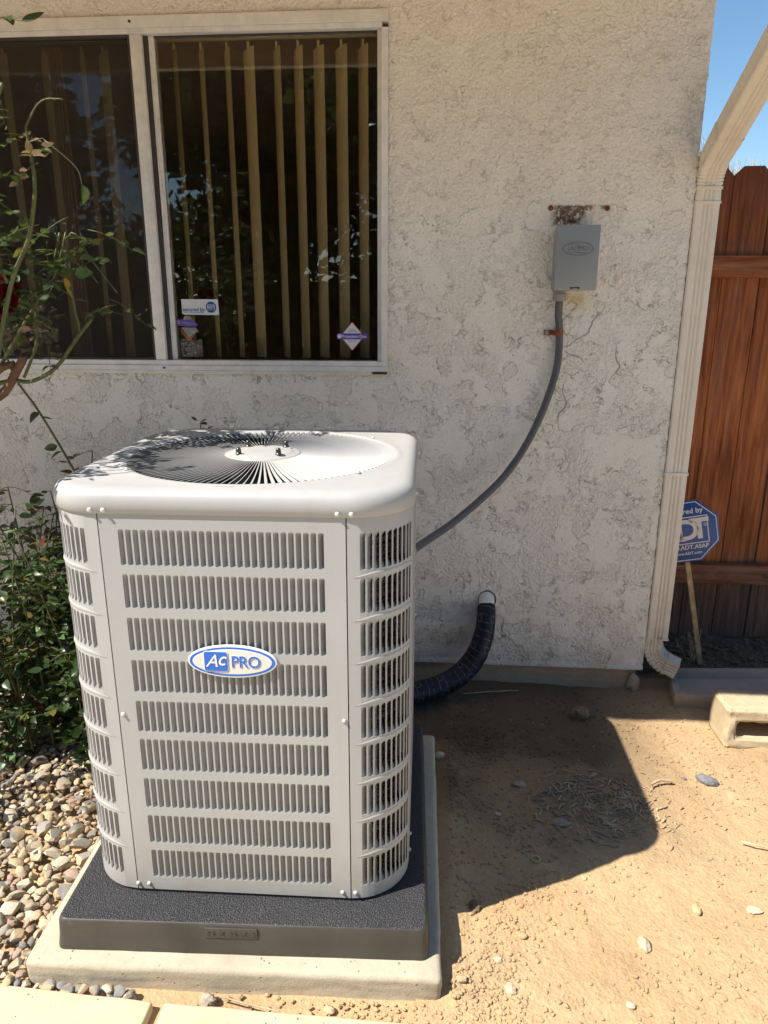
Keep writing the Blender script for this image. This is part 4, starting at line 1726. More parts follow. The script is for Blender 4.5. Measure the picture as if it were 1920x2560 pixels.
# ================================================================== PIPE COVER HOSE
hs = thing('line_set', (.2, 0, .36), 'black tape wrapped refrigerant line running from the wall hole to the unit', 'pipe')
hp = smooth([(.199, .03, .365), (.199, -.015, .338), (.197, -.045, .30), (.190, -.068, .25), (.172, -.085, .19), (.140, -.10, .135), (.095, -.12, .095), (.035, -.145, .068), (-.03, -.17, .055), (-.12, -.23, .06), (-.22, -.33, .09), (-.26, -.47, .13)], 8)
n = len(hp)
rads = []
for i in range(n):
    f = i / (n - 1)
    rads.append((.031 + .010 * min(1, f * 2.2)) * (1 + .04 * noise.noise(Vector((f * 30, 0, 0)))))
mb = MB().tube(hp[8:], rads[8:], 24, True)
me = mb.mesh('wrapped_pipe', M['tape'], True)
uvl = me.uv_layers.new(name='UVMap')
seg = 24
acc = [0]
H3 = hp[8:]
for i in range(1, len(H3)):
    acc.append(acc[-1] + (H3[i] - H3[i - 1]).length)
for poly in me.polygons:
    ids = list(poly.vertices)
    ks = [v % seg for v in ids]
    wrap = (max(ks) - min(ks)) > seg / 2
    for li, v in zip(poly.loop_indices, ids):
        k = v % seg
        uvl.data[li].uv = (((k if not (wrap and k == 0) else seg) / seg), acc[v // seg])
o = bpy.data.objects.new('wrapped_pipe', me)
link(o, hs)
MB().tube([(.199, .06, .385), (.199, .0, .362), (.198, -.034, .322), (.1965, -.05, .298)], [.030, .030, .029, .026], 20).build('white_sleeve', M['white_pvc'], hs, smooth=True)
# hole lip in stucco
mb = MB()
N = 28
vs = []
for i in range(N):
    a = 2 * pi * i / N
    k = 1 + .08 * noise.noise(Vector((cos(a) * 2, sin(a) * 2, 5)))
    for r, y in ((.0345, -.0028), (.037, -.0036), (.044, .0005)):
        vs.append((.201 + r * k * cos(a), y, .357 + r * k * 1.15 * sin(a)))
mb.add(vs, [(i * 3 + j, ((i + 1) % N) * 3 + j, ((i + 1) % N) * 3 + j + 1, i * 3 + j + 1) for i in range(N) for j in range(2)])
mb.build('pipe_hole_rim', M['stucco'], wall, smooth=True)
MB().prism(ell(.034, .039, 24), 0, .0006, stand(.201, -.0032, .357)).build('pipe_hole', M['dark'], wall)

# ================================================================== FENCE
fence = thing('wooden_fence', (1.6, .46, 0), 'reddish brown wooden board fence with weathered rails behind the downspout', 'fence')
FY = .45
bw = .1315
x = .823 + .131
edges = []
x0 = 1.083 - 2 * .1415
k = 0
for i in range(12):
    xa = x0 + i * .1415
    xb = xa + .1385 - (.004 if i % 3 == 0 else 0)
    top = 1.932 + rnd.uniform(-.002, .002)
    cc = .034
    dy = rnd.uniform(-.002, .002)
    pts2 = [(xa, .03), (xb, .03), (xb, top - cc), (xb - cc, top), (xa + cc, top), (xa, top - cc)]
    vs = [(px, FY + dy, pz) for px, pz in pts2] + [(px, FY + .017 + dy, pz) for px, pz in pts2]
    fs = [tuple(range(6)), tuple(range(6, 12))[::-1]] + [(k2, 6 + k2, 6 + (k2 + 1) % 6, (k2 + 1) % 6) for k2 in range(6)]
    MB().add(vs, fs).build('board', M['fence'], fence, bevel=.0012, seg=1)
MB().box((.806, FY - .040, 1.535), (2.5, FY - .003, 1.615)).build('rail', M['rail'], fence, bevel=.003)
MB().box((.806, FY - .042, .292), (2.5, FY - .003, .375)).build('rail', M['rail'], fence, bevel=.003)
# knots on lower rail
for kx, r in ((1.22, .019), (1.40, .012)):
    mb = MB()
    for q in range(4):
        rr = r * (1 - q * .23)
        place(ring_mesh(rr * 1.3, rr, rr * 1.3 - .0016, rr - .0014, 0, .0012, 24), stand(kx, FY - .0422, .332)).v
        mb.v and None
        rm = place(ring_mesh(rr * 1.3, rr, rr * 1.3 - .0018, rr - .0016, 0, .0012, 24), stand(kx, FY - .0422, .332))
        mb.add(rm.v, rm.f)
    mb.build('knot', M['rail'], fence)

# ================================================================== YARD SIGN
sgn = thing('yard_sign', (1.11, .2, 0), 'blue octagonal security yard sign on a thin wooden stake by the fence', 'sign')
base = Vector((1.10, .19, -.01))
tilt = radians(12)
cz = .598
ctr = Vector((.954, .155, cz))
a = stand(ctr.x, ctr.y, ctr.z, tilt, radians(-6))
R8 = .133
octo = lambda r: [(r * cos(radians(22.5 + 45 * k)), r * sin(radians(22.5 + 45 * k))) for k in range(8)]
MB().prism(octo(R8), 0, .004, a).build('sign_plate', M['signblue'], sgn, bevel=.001)
mb = MB()
o1, o2 = octo(R8 - .007), octo(R8 - .0105)
mb.add([(p[0], p[1], .0046) for p in o1] + [(p[0], p[1], .0046) for p in o2], [(k, (k + 1) % 8, 8 + (k + 1) % 8, 8 + k) for k in range(8)])
place(mb, a).build('white_border', M['signwhite'], sgn)
place(rectframe(.084, .0545, .0038), a @ Matrix.Translation((.001, .004, .0044))).build('square_outline', M['signwhite'], sgn)
put_text('lettering', 'Secured by', .028, M['signwhite'], a @ Matrix.Translation((.008, .080, .0046)), sgn, .0002, offset=.0006)
put_text('lettering', 'A', .112, M['signwhite'], a @ Matrix.Translation((-.044, .000, .0047)), sgn, .0002, offset=.0035)
put_text('lettering', 'D', .112, M['signwhite'], a @ Matrix.Translation((.009, .002, .0047)), sgn, .0002, offset=.0035)
put_text('lettering', 'T', .112, M['signwhite'], a @ Matrix.Translation((.053, .004, .0047)), sgn, .0002, offset=.0035)
put_text('lettering', '®', .018, M['signwhite'], a @ Matrix.Translation((.074, .020, .0047)), sgn, .0002)
put_text('lettering', '1.800.ADT.ASAP', .0225, M['signwhite'], a @ Matrix.Translation((.002, -.064, .0046)), sgn, .0002, offset=.0005)
put_text('lettering', 'www.ADT.com', .0155, M['signwhite'], a @ Matrix.Translation((.004, -.088, .0046)), sgn, .0002, offset=.0003)
pa, pb = Vector((ctr.x - .018, .163, .70)), base
pa = Vector((.938, .164, .66))
pb = Vector((1.106, .20, -.03))
d = (pb - pa).normalized()
s1 = Vector((0, 1, 0)).cross(d).normalized()
s2 = d.cross(s1)
vs = []
for p, w in ((pa, .0085), (pb, .0095)):
    for i, j in ((-1, -1), (1, -1), (1, 1), (-1, 1)):
        vs.append(tuple(p + s1 * w * i + s2 * .005 * j))
MB().add(vs, [(0, 1, 2, 3)[::-1], (4, 5, 6, 7), (0, 1, 5, 4), (1, 2, 6, 5), (2, 3, 7, 6), (3, 0, 4, 7)]).build('stake', M['stake'], sgn)
# dry vine clinging to the stake
vn = thing('dry_vine', (1.06, .19, .05), 'dried brown weed clinging to the foot of the sign stake', 'dried weed')
mb = MB()
for i in range(9):
    p = Vector((1.055 + rnd.uniform(-.02, .02), .185, .02 + rnd.uniform(0, .05)))
    pp = [p]
    for k in range(6):
        p = p + Vector((rnd.uniform(-.018, .012), rnd.uniform(-.01, .01), rnd.uniform(.01, .035)))
        pp.append(p)
    mb.tube(pp, [.0011] * 7, 4)
mb.build('stem', M['twig'], vn)

# ================================================================== SPLASH TRAY, CINDER BLOCK, STONES
tr = thing('splash_tray', (1.1, .0, .0), 'dark weathered concrete splash tray under the downspout outlet', 'splash block')
a1, a2, a3, a4 = Vector((.893, -.118, 0)), Vector((1.45, -.165, 0)), Vector((1.47, .115, 0)), Vector((.925, .075, 0))


def wallseg(p, q, w, h0, h1, name):
    d = (q - p).normalized()
    nrm = Vector((-d.y, d.x, 0)) * w
    P = [p, q, q + nrm, p + nrm]
    mb = MB().add([(v.x, v.y, h0) for v in P] + [(v.x, v.y, h1) for v in P], [(0, 3, 2, 1), (4, 5, 6, 7), (0, 1, 5, 4), (1, 2, 6, 5), (2, 3, 7, 6), (3, 0, 4, 7)])
    return mb.build(name, M['tray'], tr, bevel=.004)


wallseg(a1, a2, .028, -.01, .056, 'side_lip')
wallseg(a4 + (a3 - a4) * 0, a3, -.028, -.01, .062, 'side_lip')
wallseg(a1 + (a4 - a1).normalized() * .029, a4 - (a4 - a1).normalized() * .001, -.026, -.01, .053, 'end_lip')
MB().prism([(a1.x + .01, a1.y + .012), (a2.x, a2.y + .012), (a3.x, a3.y - .012), (a4.x + .01, a4.y - .012)], -.01, .030).build('tray_floor', M['tray'], tr)

# cinder block standing with hollow cores
cb = thing('cinder_block', (1.09, -.30, 0), 'sunlit pale concrete block with a hollow core at the right edge', 'concrete block', rz=radians(3))
bmx = bmesh.new()
# footprint .20 wide(front) ; core opens to the front (camera): long block lying on its side
wb, hb, lb = .40, .145, .15


def block_mesh():
    mb = MB()
    # front face with two openings, extruded back
    xs = [0, .034, .180, .215, .361, wb]
    zs = [0, .038, .098, hb]
    for i in range(5):
        for j in range(3):
            if i in (1, 3) and j == 1:
                continue
            mb.add([(xs[i], 0, zs[j]), (xs[i + 1], 0, zs[j]), (xs[i + 1], 0, zs[j + 1]), (xs[i], 0, zs[j + 1])], [(0, 1, 2, 3)])
            mb.add([(xs[i], lb, zs[j]), (xs[i + 1], lb, zs[j]), (xs[i + 1], lb, zs[j + 1]), (xs[i], lb, zs[j + 1])], [(3, 2, 1, 0)])
    for i in (1, 3):
        xa, xb, za, zb = xs[i], xs[i + 1], zs[1], zs[2]
        mb.add([(xa, 0, za), (xb, 0, za), (xb, 0, zb), (xa, 0, zb), (xa, lb, za), (xb, lb, za), (xb, lb, zb), (xa, lb, zb)],
               [(0, 4, 5, 1), (1, 5, 6, 2), (2, 6, 7, 3), (3, 7, 4, 0)])
    for i in range(5):
        mb.add([(xs[i], 0, 0), (xs[i + 1], 0, 0), (xs[i + 1], lb, 0), (xs[i], lb, 0)], [(3, 2, 1, 0)])
        mb.add([(xs[i], 0, hb), (xs[i + 1], 0, hb), (xs[i + 1], lb, hb), (xs[i], lb, hb)], [(0, 1, 2, 3)])
    for j in range(3):
        mb.add([(0, 0, zs[j]), (0, 0, zs[j + 1]), (0, lb, zs[j + 1]), (0, lb, zs[j])], [(0, 1, 2, 3)])
        mb.add([(wb, 0, zs[j]), (wb, 0, zs[j + 1]), (wb, lb, zs[j + 1]), (wb, lb, zs[j])], [(3, 2, 1, 0)])
    me = mb.mesh('block_body', M['block'])
    bm = bmesh.new()
    bm.from_mesh(me)
    bmesh.ops.remove_doubles(bm, verts=bm.verts, dist=.0004)
    bmesh.ops.recalc_face_normals(bm, faces=bm.faces)
    ed = [e for e in bm.edges if len(e.link_faces) == 2 and e.calc_face_angle(0) > .5]
    bmesh.ops.bevel(bm, geom=ed, offset=.006, segments=2, affect='EDGES')
    bmesh.ops.subdivide_edges(bm, edges=[e for e in bm.edges if e.calc_length() > .02], cuts=5, use_grid_fill=True)
    for v in bm.verts:
        front = max(0, 1 - v.co.y / .03)
        v.co += noise.noise_vector(v.co * 45) * (.0015 + .004 * front) + noise.noise_vector(v.co * 140) * .001
    bm.to_mesh(me)
    bm.free()
    me.polygons.foreach_set('use_smooth', [True] * len(me.polygons))
    return me


me = block_mesh()
o = bpy.data.objects.new('block_body', me)
o.location = (-.110, -.065, .0)
o.rotation_euler = (radians(-3), 0, radians(-3))
link(o, cb, world=False)


def rock(name, x, y, r, mat, label, cat='stone', sx=1, sy=.8, sz=.6, rz=0, seed=0, sub=3, group=None):
    bm = bmesh.new()
    bmesh.ops.create_icosphere(bm, subdivisions=sub, radius=1)
    rs = Vector((seed * 3.1, seed * 1.7, seed))
    for v in bm.verts:
        k = 1 + .32 * noise.noise(v.co * 1.1 + rs) + .20 * noise.noise(v.co * 2.6 + rs)
        v.co = v.co * k
    me = bpy.data.meshes.new(name)
    bm.to_mesh(me)
    bm.free()
    me.materials.append(mat)
    me.polygons.foreach_set('use_smooth', [True] * len(me.polygons))
    me.set_sharp_from_angle(angle=radians(32))
    o = bpy.data.objects.new(name, me)
    o.location = (x, y, height(x, y) + r * sz * .55)
    o.rotation_euler = (0, 0, rz)
    o.scale = (r * sx, r * sy, r * sz)
    COL.objects.link(o)
    tag(o, label, cat, group)
    return o


M['tanstone'] = plain('tan_stone', (.50, .37, .22), .85, .2, var=.25, scale=40, bump=(120, .003))
M['palestone'] = plain('pale_stone', (.58, .48, .33), .8, .2, var=.2, scale=40, bump=(120, .003))
M['browndirt'] = plain('brown_rock', (.22, .15, .10), .9, .2, var=.3, scale=40, bump=(90, .005))
M['greystone'] = plain('grey_stone', (.36, .30, .235), .8, .2, var=.25, scale=40, bump=(120, .003))
rock('dirt_rock', .535, -.215, .032, M['browndirt'], 'jagged brown rock on the shaded soil near the house wall', sx=1.1, seed=1, sz=.8)
cbo = rock('foundation_chip', .776, .012, .036, M['foundation'], None, None, sx=.7, sy=.6, sz=1.2, seed=40)
cbo.parent = house
rock('slag_chunk', .864, -.553, .024, M['charcoal'], 'dark grey jagged slag chunk lying on the sunlit dirt', 'slag', seed=2, sx=1.2, rz=-.5)
rock('slag_chip', .80, -.54, .008, M['charcoal'], 'tiny grey slag chip left of the bigger slag chunk', 'slag', seed=9)
rock('pebble', .377, -.757 - .03, .020, M['greystone'], 'oval grey pebble in the shade left of the bark chips', seed=3, sx=1.3, sz=.4, rz=-.2)
rock('pebble', .413 - .135, -.62, .017, M['greystone'], 'flat grey pebble in the upper shaded soil', seed=4, sx=1.3, sz=.35)
rock('pebble', .352, -.84, .009, M['greystone'], 'small grey pebble next to the oval grey pebble', seed=5)
rock('pebble', .20, -.755, .009, M['palestone'], 'small pale pebble alone in the shade near the slab', seed=6)
rock('pebble', .505, -1.275 + .09, .020, M['palestone'], 'pale upright oval stone in the middle of the sunlit dirt', seed=7, sx=.75, sy=1.1, sz=.6)
rock('pebble', .66, -1.075, .015, M['tanstone'], 'egg shaped tan stone with a dark shadow on the sunlit dirt', seed=8, sx=.7, sy=1.1, sz=.7)
rock('pebble', .80, -1.065, .015, M['palestone'], 'rounded cream pebble at the far right of the sunlit dirt', seed=10, sx=1.2, sz=.5)
rock('pebble', .405, -.985, .008, M['tanstone'], 'small tan pebble just outside the edge of the shadow', seed=11)
rock('pebble', .225, -1.18, .012, M['tanstone'], 'knobbly tan stone to the right of the shadow notch', seed=12)
rock('pebble', .162, -1.255, .010, M['palestone'], 'pale crumb stone below the knobbly tan stone', seed=13)
rock('pebble', .185, -1.325, .013, M['palestone'], 'pale rough stone low beside the slab corner', seed=14, sy=1.1)
rock('pebble', .078, -1.315, .012, M['tanstone'], 'tan round stone touching the slab corner shadow', seed=15)
rock('pebble', .440, -1.395, .015, M['tanstone'], 'tan stone near the bottom edge of the dirt', seed=16, sx=1.2)
rock('pebble', .435, -1.345, .010, M['palestone'], 'small pale stone above the bottom tan stone', seed=17)
rock('pebble', .118, -1.105, .014, M['browndirt'], 'reddish brown stone at the notch of the shadow', seed=18, sy=1.3)
rock('pebble', -.46, -1.408, .018, M['greystone'], 'grey brown stone in the gap between slab and paver', seed=19, sz=.8)
rock('pebble', -.63, -1.412, .014, M['palestone'], 'blocky pale stone in the gap near the paver joint', seed=20)
rock('pebble', -.20, -1.405, .012, M['tanstone'], 'tan stone in the gap below the slab centre', seed=21)
rock('pebble', .03, -.50, .017, M['palestone'], 'grey stone at the back right corner of the slab', seed=22)
wr = thing('metal_washer', (.289, -.925, height(.289, -.925) + .003), 'dusty ring shaped washer lying on the shaded dirt', 'washer')
bm = MB()
vs = []
for i in range(24):
    a0 = 2 * pi * i / 24
    for k in range(8):
        b0 = 2 * pi * k / 8
        r = .0105 + .0038 * cos(b0)
        vs.append((r * cos(a0), r * sin(a0), .002 * sin(b0)))
bm.add(vs, [(i * 8 + k, ((i + 1) % 24) * 8 + k, ((i + 1) % 24) * 8 + (k + 1) % 8, i * 8 + (k + 1) % 8) for i in range(24) for k in range(8)])
bm.build('ring', M['tanstone'], wr, smooth=True, world=False)

# bark chips ring
ch = MB()
cr = random.Random(12)
for i in range(620):
    if i < 470:
        a = cr.uniform(0, 2 * pi)
        rr = abs(cr.gauss(.085, .04))
        x = .50 + cr.uniform(-.02, .02) + rr * cos(a) * 1.5
        y = -.70 + rr * sin(a) * 1.1
        d = a + pi / 2 + cr.gauss(0, .7)
    else:
        x = cr.uniform(.15, 1.2)
        y = cr.uniform(-1.2, -.1)
        d = cr.uniform(0, 6.3)
    L_ = cr.uniform(.012, .040) if i < 470 else cr.uniform(.006, .022)
    w = cr.uniform(.0009, .0034) if i < 470 else cr.uniform(.0005, .0012)
    z = height(x, y) + w * .8
    p = []
    bend = cr.uniform(-.28, .28)
    px, py = x, y
    for k in range(4):
        p.append((px, py, z + (.004 * cr.random() if k in (1, 2) else 0)))
        px += cos(d) * L_ / 3
        py += sin(d) * L_ / 3
        d += bend
    ch.tube(p, [w * .6, w, w, w * .5], 5)
tag(ch.build('bark_chips', M['chip']), 'curled dry bark and root chips scattered in the shadow edge', 'bark chips', kind='stuff')

# loose sticks
def stick(p, r, label, mat='twig'):
    o = MB().tube(smooth(p, 3), r, 6).build('dry_stick', M[mat])
    tag(o, label, 'stick')


stick([(.12, -.10, .012), (.22, -.085, .016), (.33, -.06, .012)], .0022, 'thin dry stick lying by the foundation under the taped pipe')
stick([(.68, -.60, .012), (.71, -.585, .018), (.75, -.58, .012)], .0045, 'short thick grey stick right of the bark chips', 'chip')
stick([(-.44, -1.405, .024), (-.37, -1.418, .022), (-.30, -1.432, .026)], .0018, 'pale straw lying across the gap by the paver joint')
stick([(.68, -.02, .0), (.70, -.045, .05), (.695, -.05, .10)], .0012, 'wiry dead stem standing at the foundation corner')
stick([(.72, -.04, .0), (.73, -.06, .04), (.76, -.07, .07)], .0012, 'second wiry dead stem leaning right at the foundation corner')
stick([(.86, -.83, .01), (.89, -.845, .014), (.92, -.85, .01)], .0025, 'pale curled root fragment on the dirt at right', 'palestone')

# ================================================================== GRAVEL BED
bed = thing('gravel_bed', (-1.2, -.9, 0), 'bed of mixed river stones left of the concrete slab', 'gravel')
del bed['category']
bed['kind'] = 'structure'
PEB = []
for q in range(10):
    bm = bmesh.new()
    bmesh.ops.create_icosphere(bm, subdivisions=2, radius=1)
    rs = Vector((q * 5.3, q * 2.1, q * 9.7))
    ax = Vector((1, rnd.uniform(.62, .9), rnd.uniform(.45, .7)))
    planes = [(Vector((rnd.gauss(0, 1), rnd.gauss(0, 1), rnd.gauss(0, 1))).normalized(), rnd.uniform(.50, .80)) for _ in range(9)]
    for v in bm.verts:
        c = v.co * (1 + .22 * noise.noise(v.co * 1.3 + rs))
        for nrm, dd in planes:
            ov = c.dot(nrm) - dd
            if ov > 0:
                c -= nrm * ov * .85
        v.co = Vector((c.x * ax.x, c.y * ax.y, c.z * ax.z))
    me = bpy.data.meshes.new('stone')
    bm.to_mesh(me)
    bm.free()
    me.materials.append(M['pebble'])
    me.polygons.foreach_set('use_smooth', [True] * len(me.polygons))
    me.set_sharp_from_angle(angle=radians(24))
    PEB.append(me)
pr = random.Random(5)
spots = []
grid = {}


def try_spot(x, y, r, layer):
    gx, gy = int(math.floor(x / .06)), int(math.floor(y / .06))
    for i in range(gx - 1, gx + 2):
        for j in range(gy - 1, gy + 2):
            for (a, b, c) in grid.get((i, j, layer), ()):
                if (a - x) ** 2 + (b - y) ** 2 < ((c + r) * .80) ** 2:
                    return False
    grid.setdefault((gx, gy, layer), []).append((x, y, r))
    return True


for it in range(32000):
    layer = 0 if it < 14000 else 1
    x = pr.uniform(-1.95, -.86)
    y = pr.uniform(-1.445, -.12)
    if pr.random() < .10:
        x = pr.uniform(-1.3, -.62)
        y = pr.uniform(-1.43, -1.385)
    le = -.873 - (y + 1.388) * .021
    if y > -1.402 and x > le - .012:
        continue
    if y < -1.405 - max(0, (x + 1)) * .03:
        continue
    # frame-left limit: keep what the lens or a small side step could show
    if x < -1.15 - (y + 1.4) * .75 - .25:
        continue
    r = pr.choice((.010, .013, .016, .019, .023, .028)) * pr.uniform(.85, 1.1)
    if y < -1.39:
        r = min(r, .017)
    if try_spot(x, y, r, layer):
        spots.append((x, y, r, layer))
spots.sort(key=lambda s: -(s[2] / math.hypot(s[0], s[1] + 2.56)) - (.003 if s[3] else 0) - (-.01 if s[0] < -1.0 - (s[1] + 1.4) * .5 else 0))
fill = MB()
for i, (x, y, r, layer) in enumerate(spots):
    z = .004 + layer * .012 + r * .25
    rot = (pr.uniform(-.4, .4), pr.uniform(-.4, .4), pr.uniform(0, 6.28))
    me = PEB[pr.randrange(10)]
    if i < 300:
        inst('stone', me, bed, (x, y, z), rot, r * 1.12, world=True)
    else:
        mtx = Matrix.LocRotScale((x, y, z), Euler(rot), (r * 1.12,) * 3)
        src = me
        fill.add([tuple(mtx @ v.co) for v in src.vertices], [tuple(p.vertices) for p in src.polygons])
fill.build('stone_fill', M['pebble'], bed, smooth=True, kind='stuff')

# dry leaf litter under the shrub
lt = MB()
lr = random.Random(44)
for i in range(900):
    x = lr.uniform(-1.75, -.95)
    y = lr.uniform(-.85, -.05) if lr.random() < .8 else lr.uniform(-1.4, -.8)
    if x > -.91:
        continue
    z = .03 + lr.uniform(0, .012)
    sz = lr.uniform(.005, .014)
    m = Matrix.Translation((x, y, z)) @ Euler((lr.uniform(-.7, .7), lr.uniform(-.7, .7), lr.uniform(0, 6.3))).to_matrix().to_4x4()
    lt.add([(-sz, 0, 0), (0, sz * .45, sz * .2), (sz, 0, .0), (0, -sz * .45, sz * .25)], [(0, 3, 1), (1, 3, 2)], m)
lt = lt.build('leaf_litter', M['leaf_dead'])
tag(lt, 'dry brown leaf litter lying among the stones under the shrub', 'leaf litter', kind='stuff')

# ================================================================== PLANTS
def leaf_mesh(name, mat, L=1., Wd=.62, fold=.18, droop=.15, n=5, serr=.0):
    vs, fs = [], []
    for i in range(n + 1):
        f = i / n
        w = Wd / 2 * (sin(pi * min(1, f ** .8)) ** .8) * (1 - .1 * f)
        if i in (0, n):
            w = .0
        y = f * L
        z = -droop * f * f
        vs += [(-w, y, z + fold * w), (0, y, z), (w, y, z + fold * w)]
    for i in range(n):
        b = i * 3
        fs += [(b, b + 1, b + 4, b + 3), (b + 1, b + 2, b + 5, b + 4)]
    me = MB().add(vs, fs).mesh(name, mat, True)
    return me


LEAF = {}
for key in ('leaf', 'leaf_pale', 'leaf_yellow', 'leaf_red', 'leaf_dead'):
    LEAF[key] = [leaf_mesh('leaf', M[key], 1, .62, .25, .15), leaf_mesh('leaf', M[key], 1, .72, .45, .3), leaf_mesh('leaf', M[key], 1, .55, .1, -.1)]


def orient(d, up=Vector((0, 0, 1)), roll=0):
    d = d.normalized()
    x = d.cross(up)
    if x.length < 1e-3:
        x = Vector((1, 0, 0))
    x.normalize()
    z = x.cross(d)
    m = Matrix((x, d, z)).transposed().to_4x4()
    return m @ Matrix.Rotation(roll, 4, 'Y')


class Plant:
    def __init__(s, name, loc, label, cat, seed, group=None, cap=290):
        s.root = thing(name, loc, label, cat, group)
        s.r = random.Random(seed)
        s.leaves = []
        s.stems = MB()
        s.thorns = MB()
        s.cap = cap

    def cane(s, pts, r0, r1, sub=4, thorn=True, mb=None):
        P = smooth(pts, sub)
        n = len(P)
        mb = mb or s.stems
        mb.tube(P, [r0 + (r1 - r0) * i / (n - 1) for i in range(n)], 7)
        if thorn:
            for i in range(1, n - 1):
                if s.r.random() < .65:
                    d = (P[i + 1] - P[i]).normalized()
                    o = Vector((s.r.gauss(0, 1), s.r.gauss(0, 1), s.r.gauss(0, 1)))
                    o = (o - d * o.dot(d)).normalized()
                    rr = r0 + (r1 - r0) * i / (n - 1)
                    s.thorns.tube([P[i] + o * rr * .7, P[i] + o * (rr + .0045) - d * .002], [.0016, .0002], 4)
        return P

    def leaf(s, p, d, size, key='leaf', roll=None):
        s.leaves.append((Vector(p), Vector(d), size, key, s.r.gauss(0, .5) if roll is None else roll))

    def spray(s, p, d, n=5, size=.034, key='leaf'):
        """compound rose leaf: paired leaflets on a petiole"""
        d = Vector(d).normalized()
        side = d.cross(Vector((0, 0, 1)))
        if side.length < .1:
            side = Vector((1, 0, 0))
        side.normalize()
        L = size * (.55 * n)
        P = [Vector(p) + d * (L * k / 4) + Vector((0, 0, -.004 * k * k * .5)) for k in range(5)]
        s.stems.tube(P, [.0011, .001, .0009, .0008, .0007], 4)
        s.leaf(P[-1], d, size * s.r.uniform(.9, 1.15), key)
        for k in range((n - 1) // 2):
            q = P[3 - k] if 3 - k > 0 else P[1]
            for sg in (-1, 1):
                s.leaf(q, d * .35 + side * sg + Vector((0, 0, s.r.uniform(-.3, .2))), size * s.r.uniform(.75, 1.05), key)

    def finish(s, stem_mat='cane', extra_cap=None):
        s.leaves.sort(key=lambda l: -l[2] / max(.2, (l[0] - Vector((0, -2.561, 1.43))).length))
        st = s.stems.build('stems', M[stem_mat], s.root, smooth=True)
        if s.thorns.v:
            s.thorns.build('thorns', M['old_cane'], s.root, kind='stuff')
        rest = {}
        for i, (p, d, size, key, roll) in enumerate(s.leaves):
            me = LEAF[key][s.r.randrange(3)]
            mt = Matrix.Translation(p) @ orient(d, roll=roll) @ Matrix.Scale(size, 4)
            if i < s.cap:
                o = bpy.data.objects.new('leaf', me)
                o.matrix_world = mt
                COL.objects.link(o)
                o.parent = s.root
                o.matrix_parent_inverse = Matrix.Translation(s.root.location).inverted()
            else:
                rest.setdefault(key, MB()).add([tuple(mt @ v.co) for v in me.vertices], [tuple(q.vertices) for q in me.polygons])
        for key, mb in rest.items():
            mb.build('foliage', M[key], s.root, smooth=True, kind='stuff')
        return s.root


# tall rose bush (upper canes against the window)
A_ = Plant('rose_bush', (-1.30, -.85, 0), 'tall leggy rose bush with thorny canes and a red bloom in front of the window', 'rose bush', 21)
old = MB()
A_.cane([(-1.34, -.85, 0), (-1.36, -.83, .5), (-1.31, -.80, .95), (-1.20, -.76, 1.16), (-1.13, -.75, 1.21), (-1.085, -.75, 1.27), (-1.06, -.75, 1.305)], .016, .010, mb=old)
A_.cane([(-1.20, -.76, 1.16), (-1.14, -.76, 1.262), (-1.09, -.75, 1.285)], .012, .009, mb=old)
old.build('trunk', M['old_cane'], A_.root, smooth=True)
C1 = A_.cane([(-1.16, -.76, 1.23), (-1.10, -.75, 1.242), (-1.049, -.75, 1.241), (-.98, -.75, 1.277), (-.918, -.75, 1.348), (-.872, -.75, 1.397)], .006, .0042)
C1b = A_.cane([(-.905, -.75, 1.365), (-.908, -.76, 1.42), (-.912, -.765, 1.475)], .0035, .0024)
C2 = A_.cane([(-1.09, -.85, 1.24), (-1.026, -.9, 1.354), (-.977, -.9, 1.488), (-.927, -.9, 1.573), (-.899, -.9, 1.672), (-.897, -.9, 1.73)], .006, .004)
C3 = A_.cane([(-.897, -.9, 1.73), (-.90, -.9, 1.765), (-.902, -.9, 1.80)], .0035, .0028)
C4 = A_.cane([(-.902, -.9, 1.80), (-.875, -.9, 1.838), (-.85, -.9, 1.853), (-.812, -.9, 1.852)], .0022, .0012)
C5 = A_.cane([(-1.14, -.9, 1.66), (-1.03, -.92, 1.74), (-.96, -.92, 1.83), (-.93, -.92, 1.88)], .0045, .0035)
C6 = A_.cane([(-1.16, -.93, 1.60), (-1.04, -.95, 1.640), (-.955, -.95, 1.662)], .0042, .0030)
C7 = A_.cane([(-1.15, -.75, 1.25), (-1.07, -.75, 1.36), (-1.0, -.75, 1.45), (-.955, -.75, 1.53), (-.93, -.75, 1.60)], .005, .0032)
C8 = A_.cane([(-1.07, -.75, 1.25), (-1.03, -.74, 1.34), (-1.02, -.74, 1.45)], .004, .003)
C9 = A_.cane([(-1.02, -.85, 1.48), (-1.06, -.86, 1.60)], .0035, .003)
C10 = A_.cane([(-.865, -.9, 1.775), (-.80, -.9, 1.72), (-.79, -.9, 1.68)], .0012, .0009, thorn=False)
A_.cane([(-.902, -.9, 1.77), (-.865, -.9, 1.778)], .0016, .0012, thorn=False)
C11 = A_.cane([(-.96, -.75, 1.52), (-.90, -.75, 1.60), (-.86, -.75, 1.54), (-.80, -.75, 1.46)], .0022, .0012)
C12 = A_.cane([(-1.0, -.76, 1.46), (-.95, -.76, 1.50), (-.91, -.76, 1.60)], .003, .002)
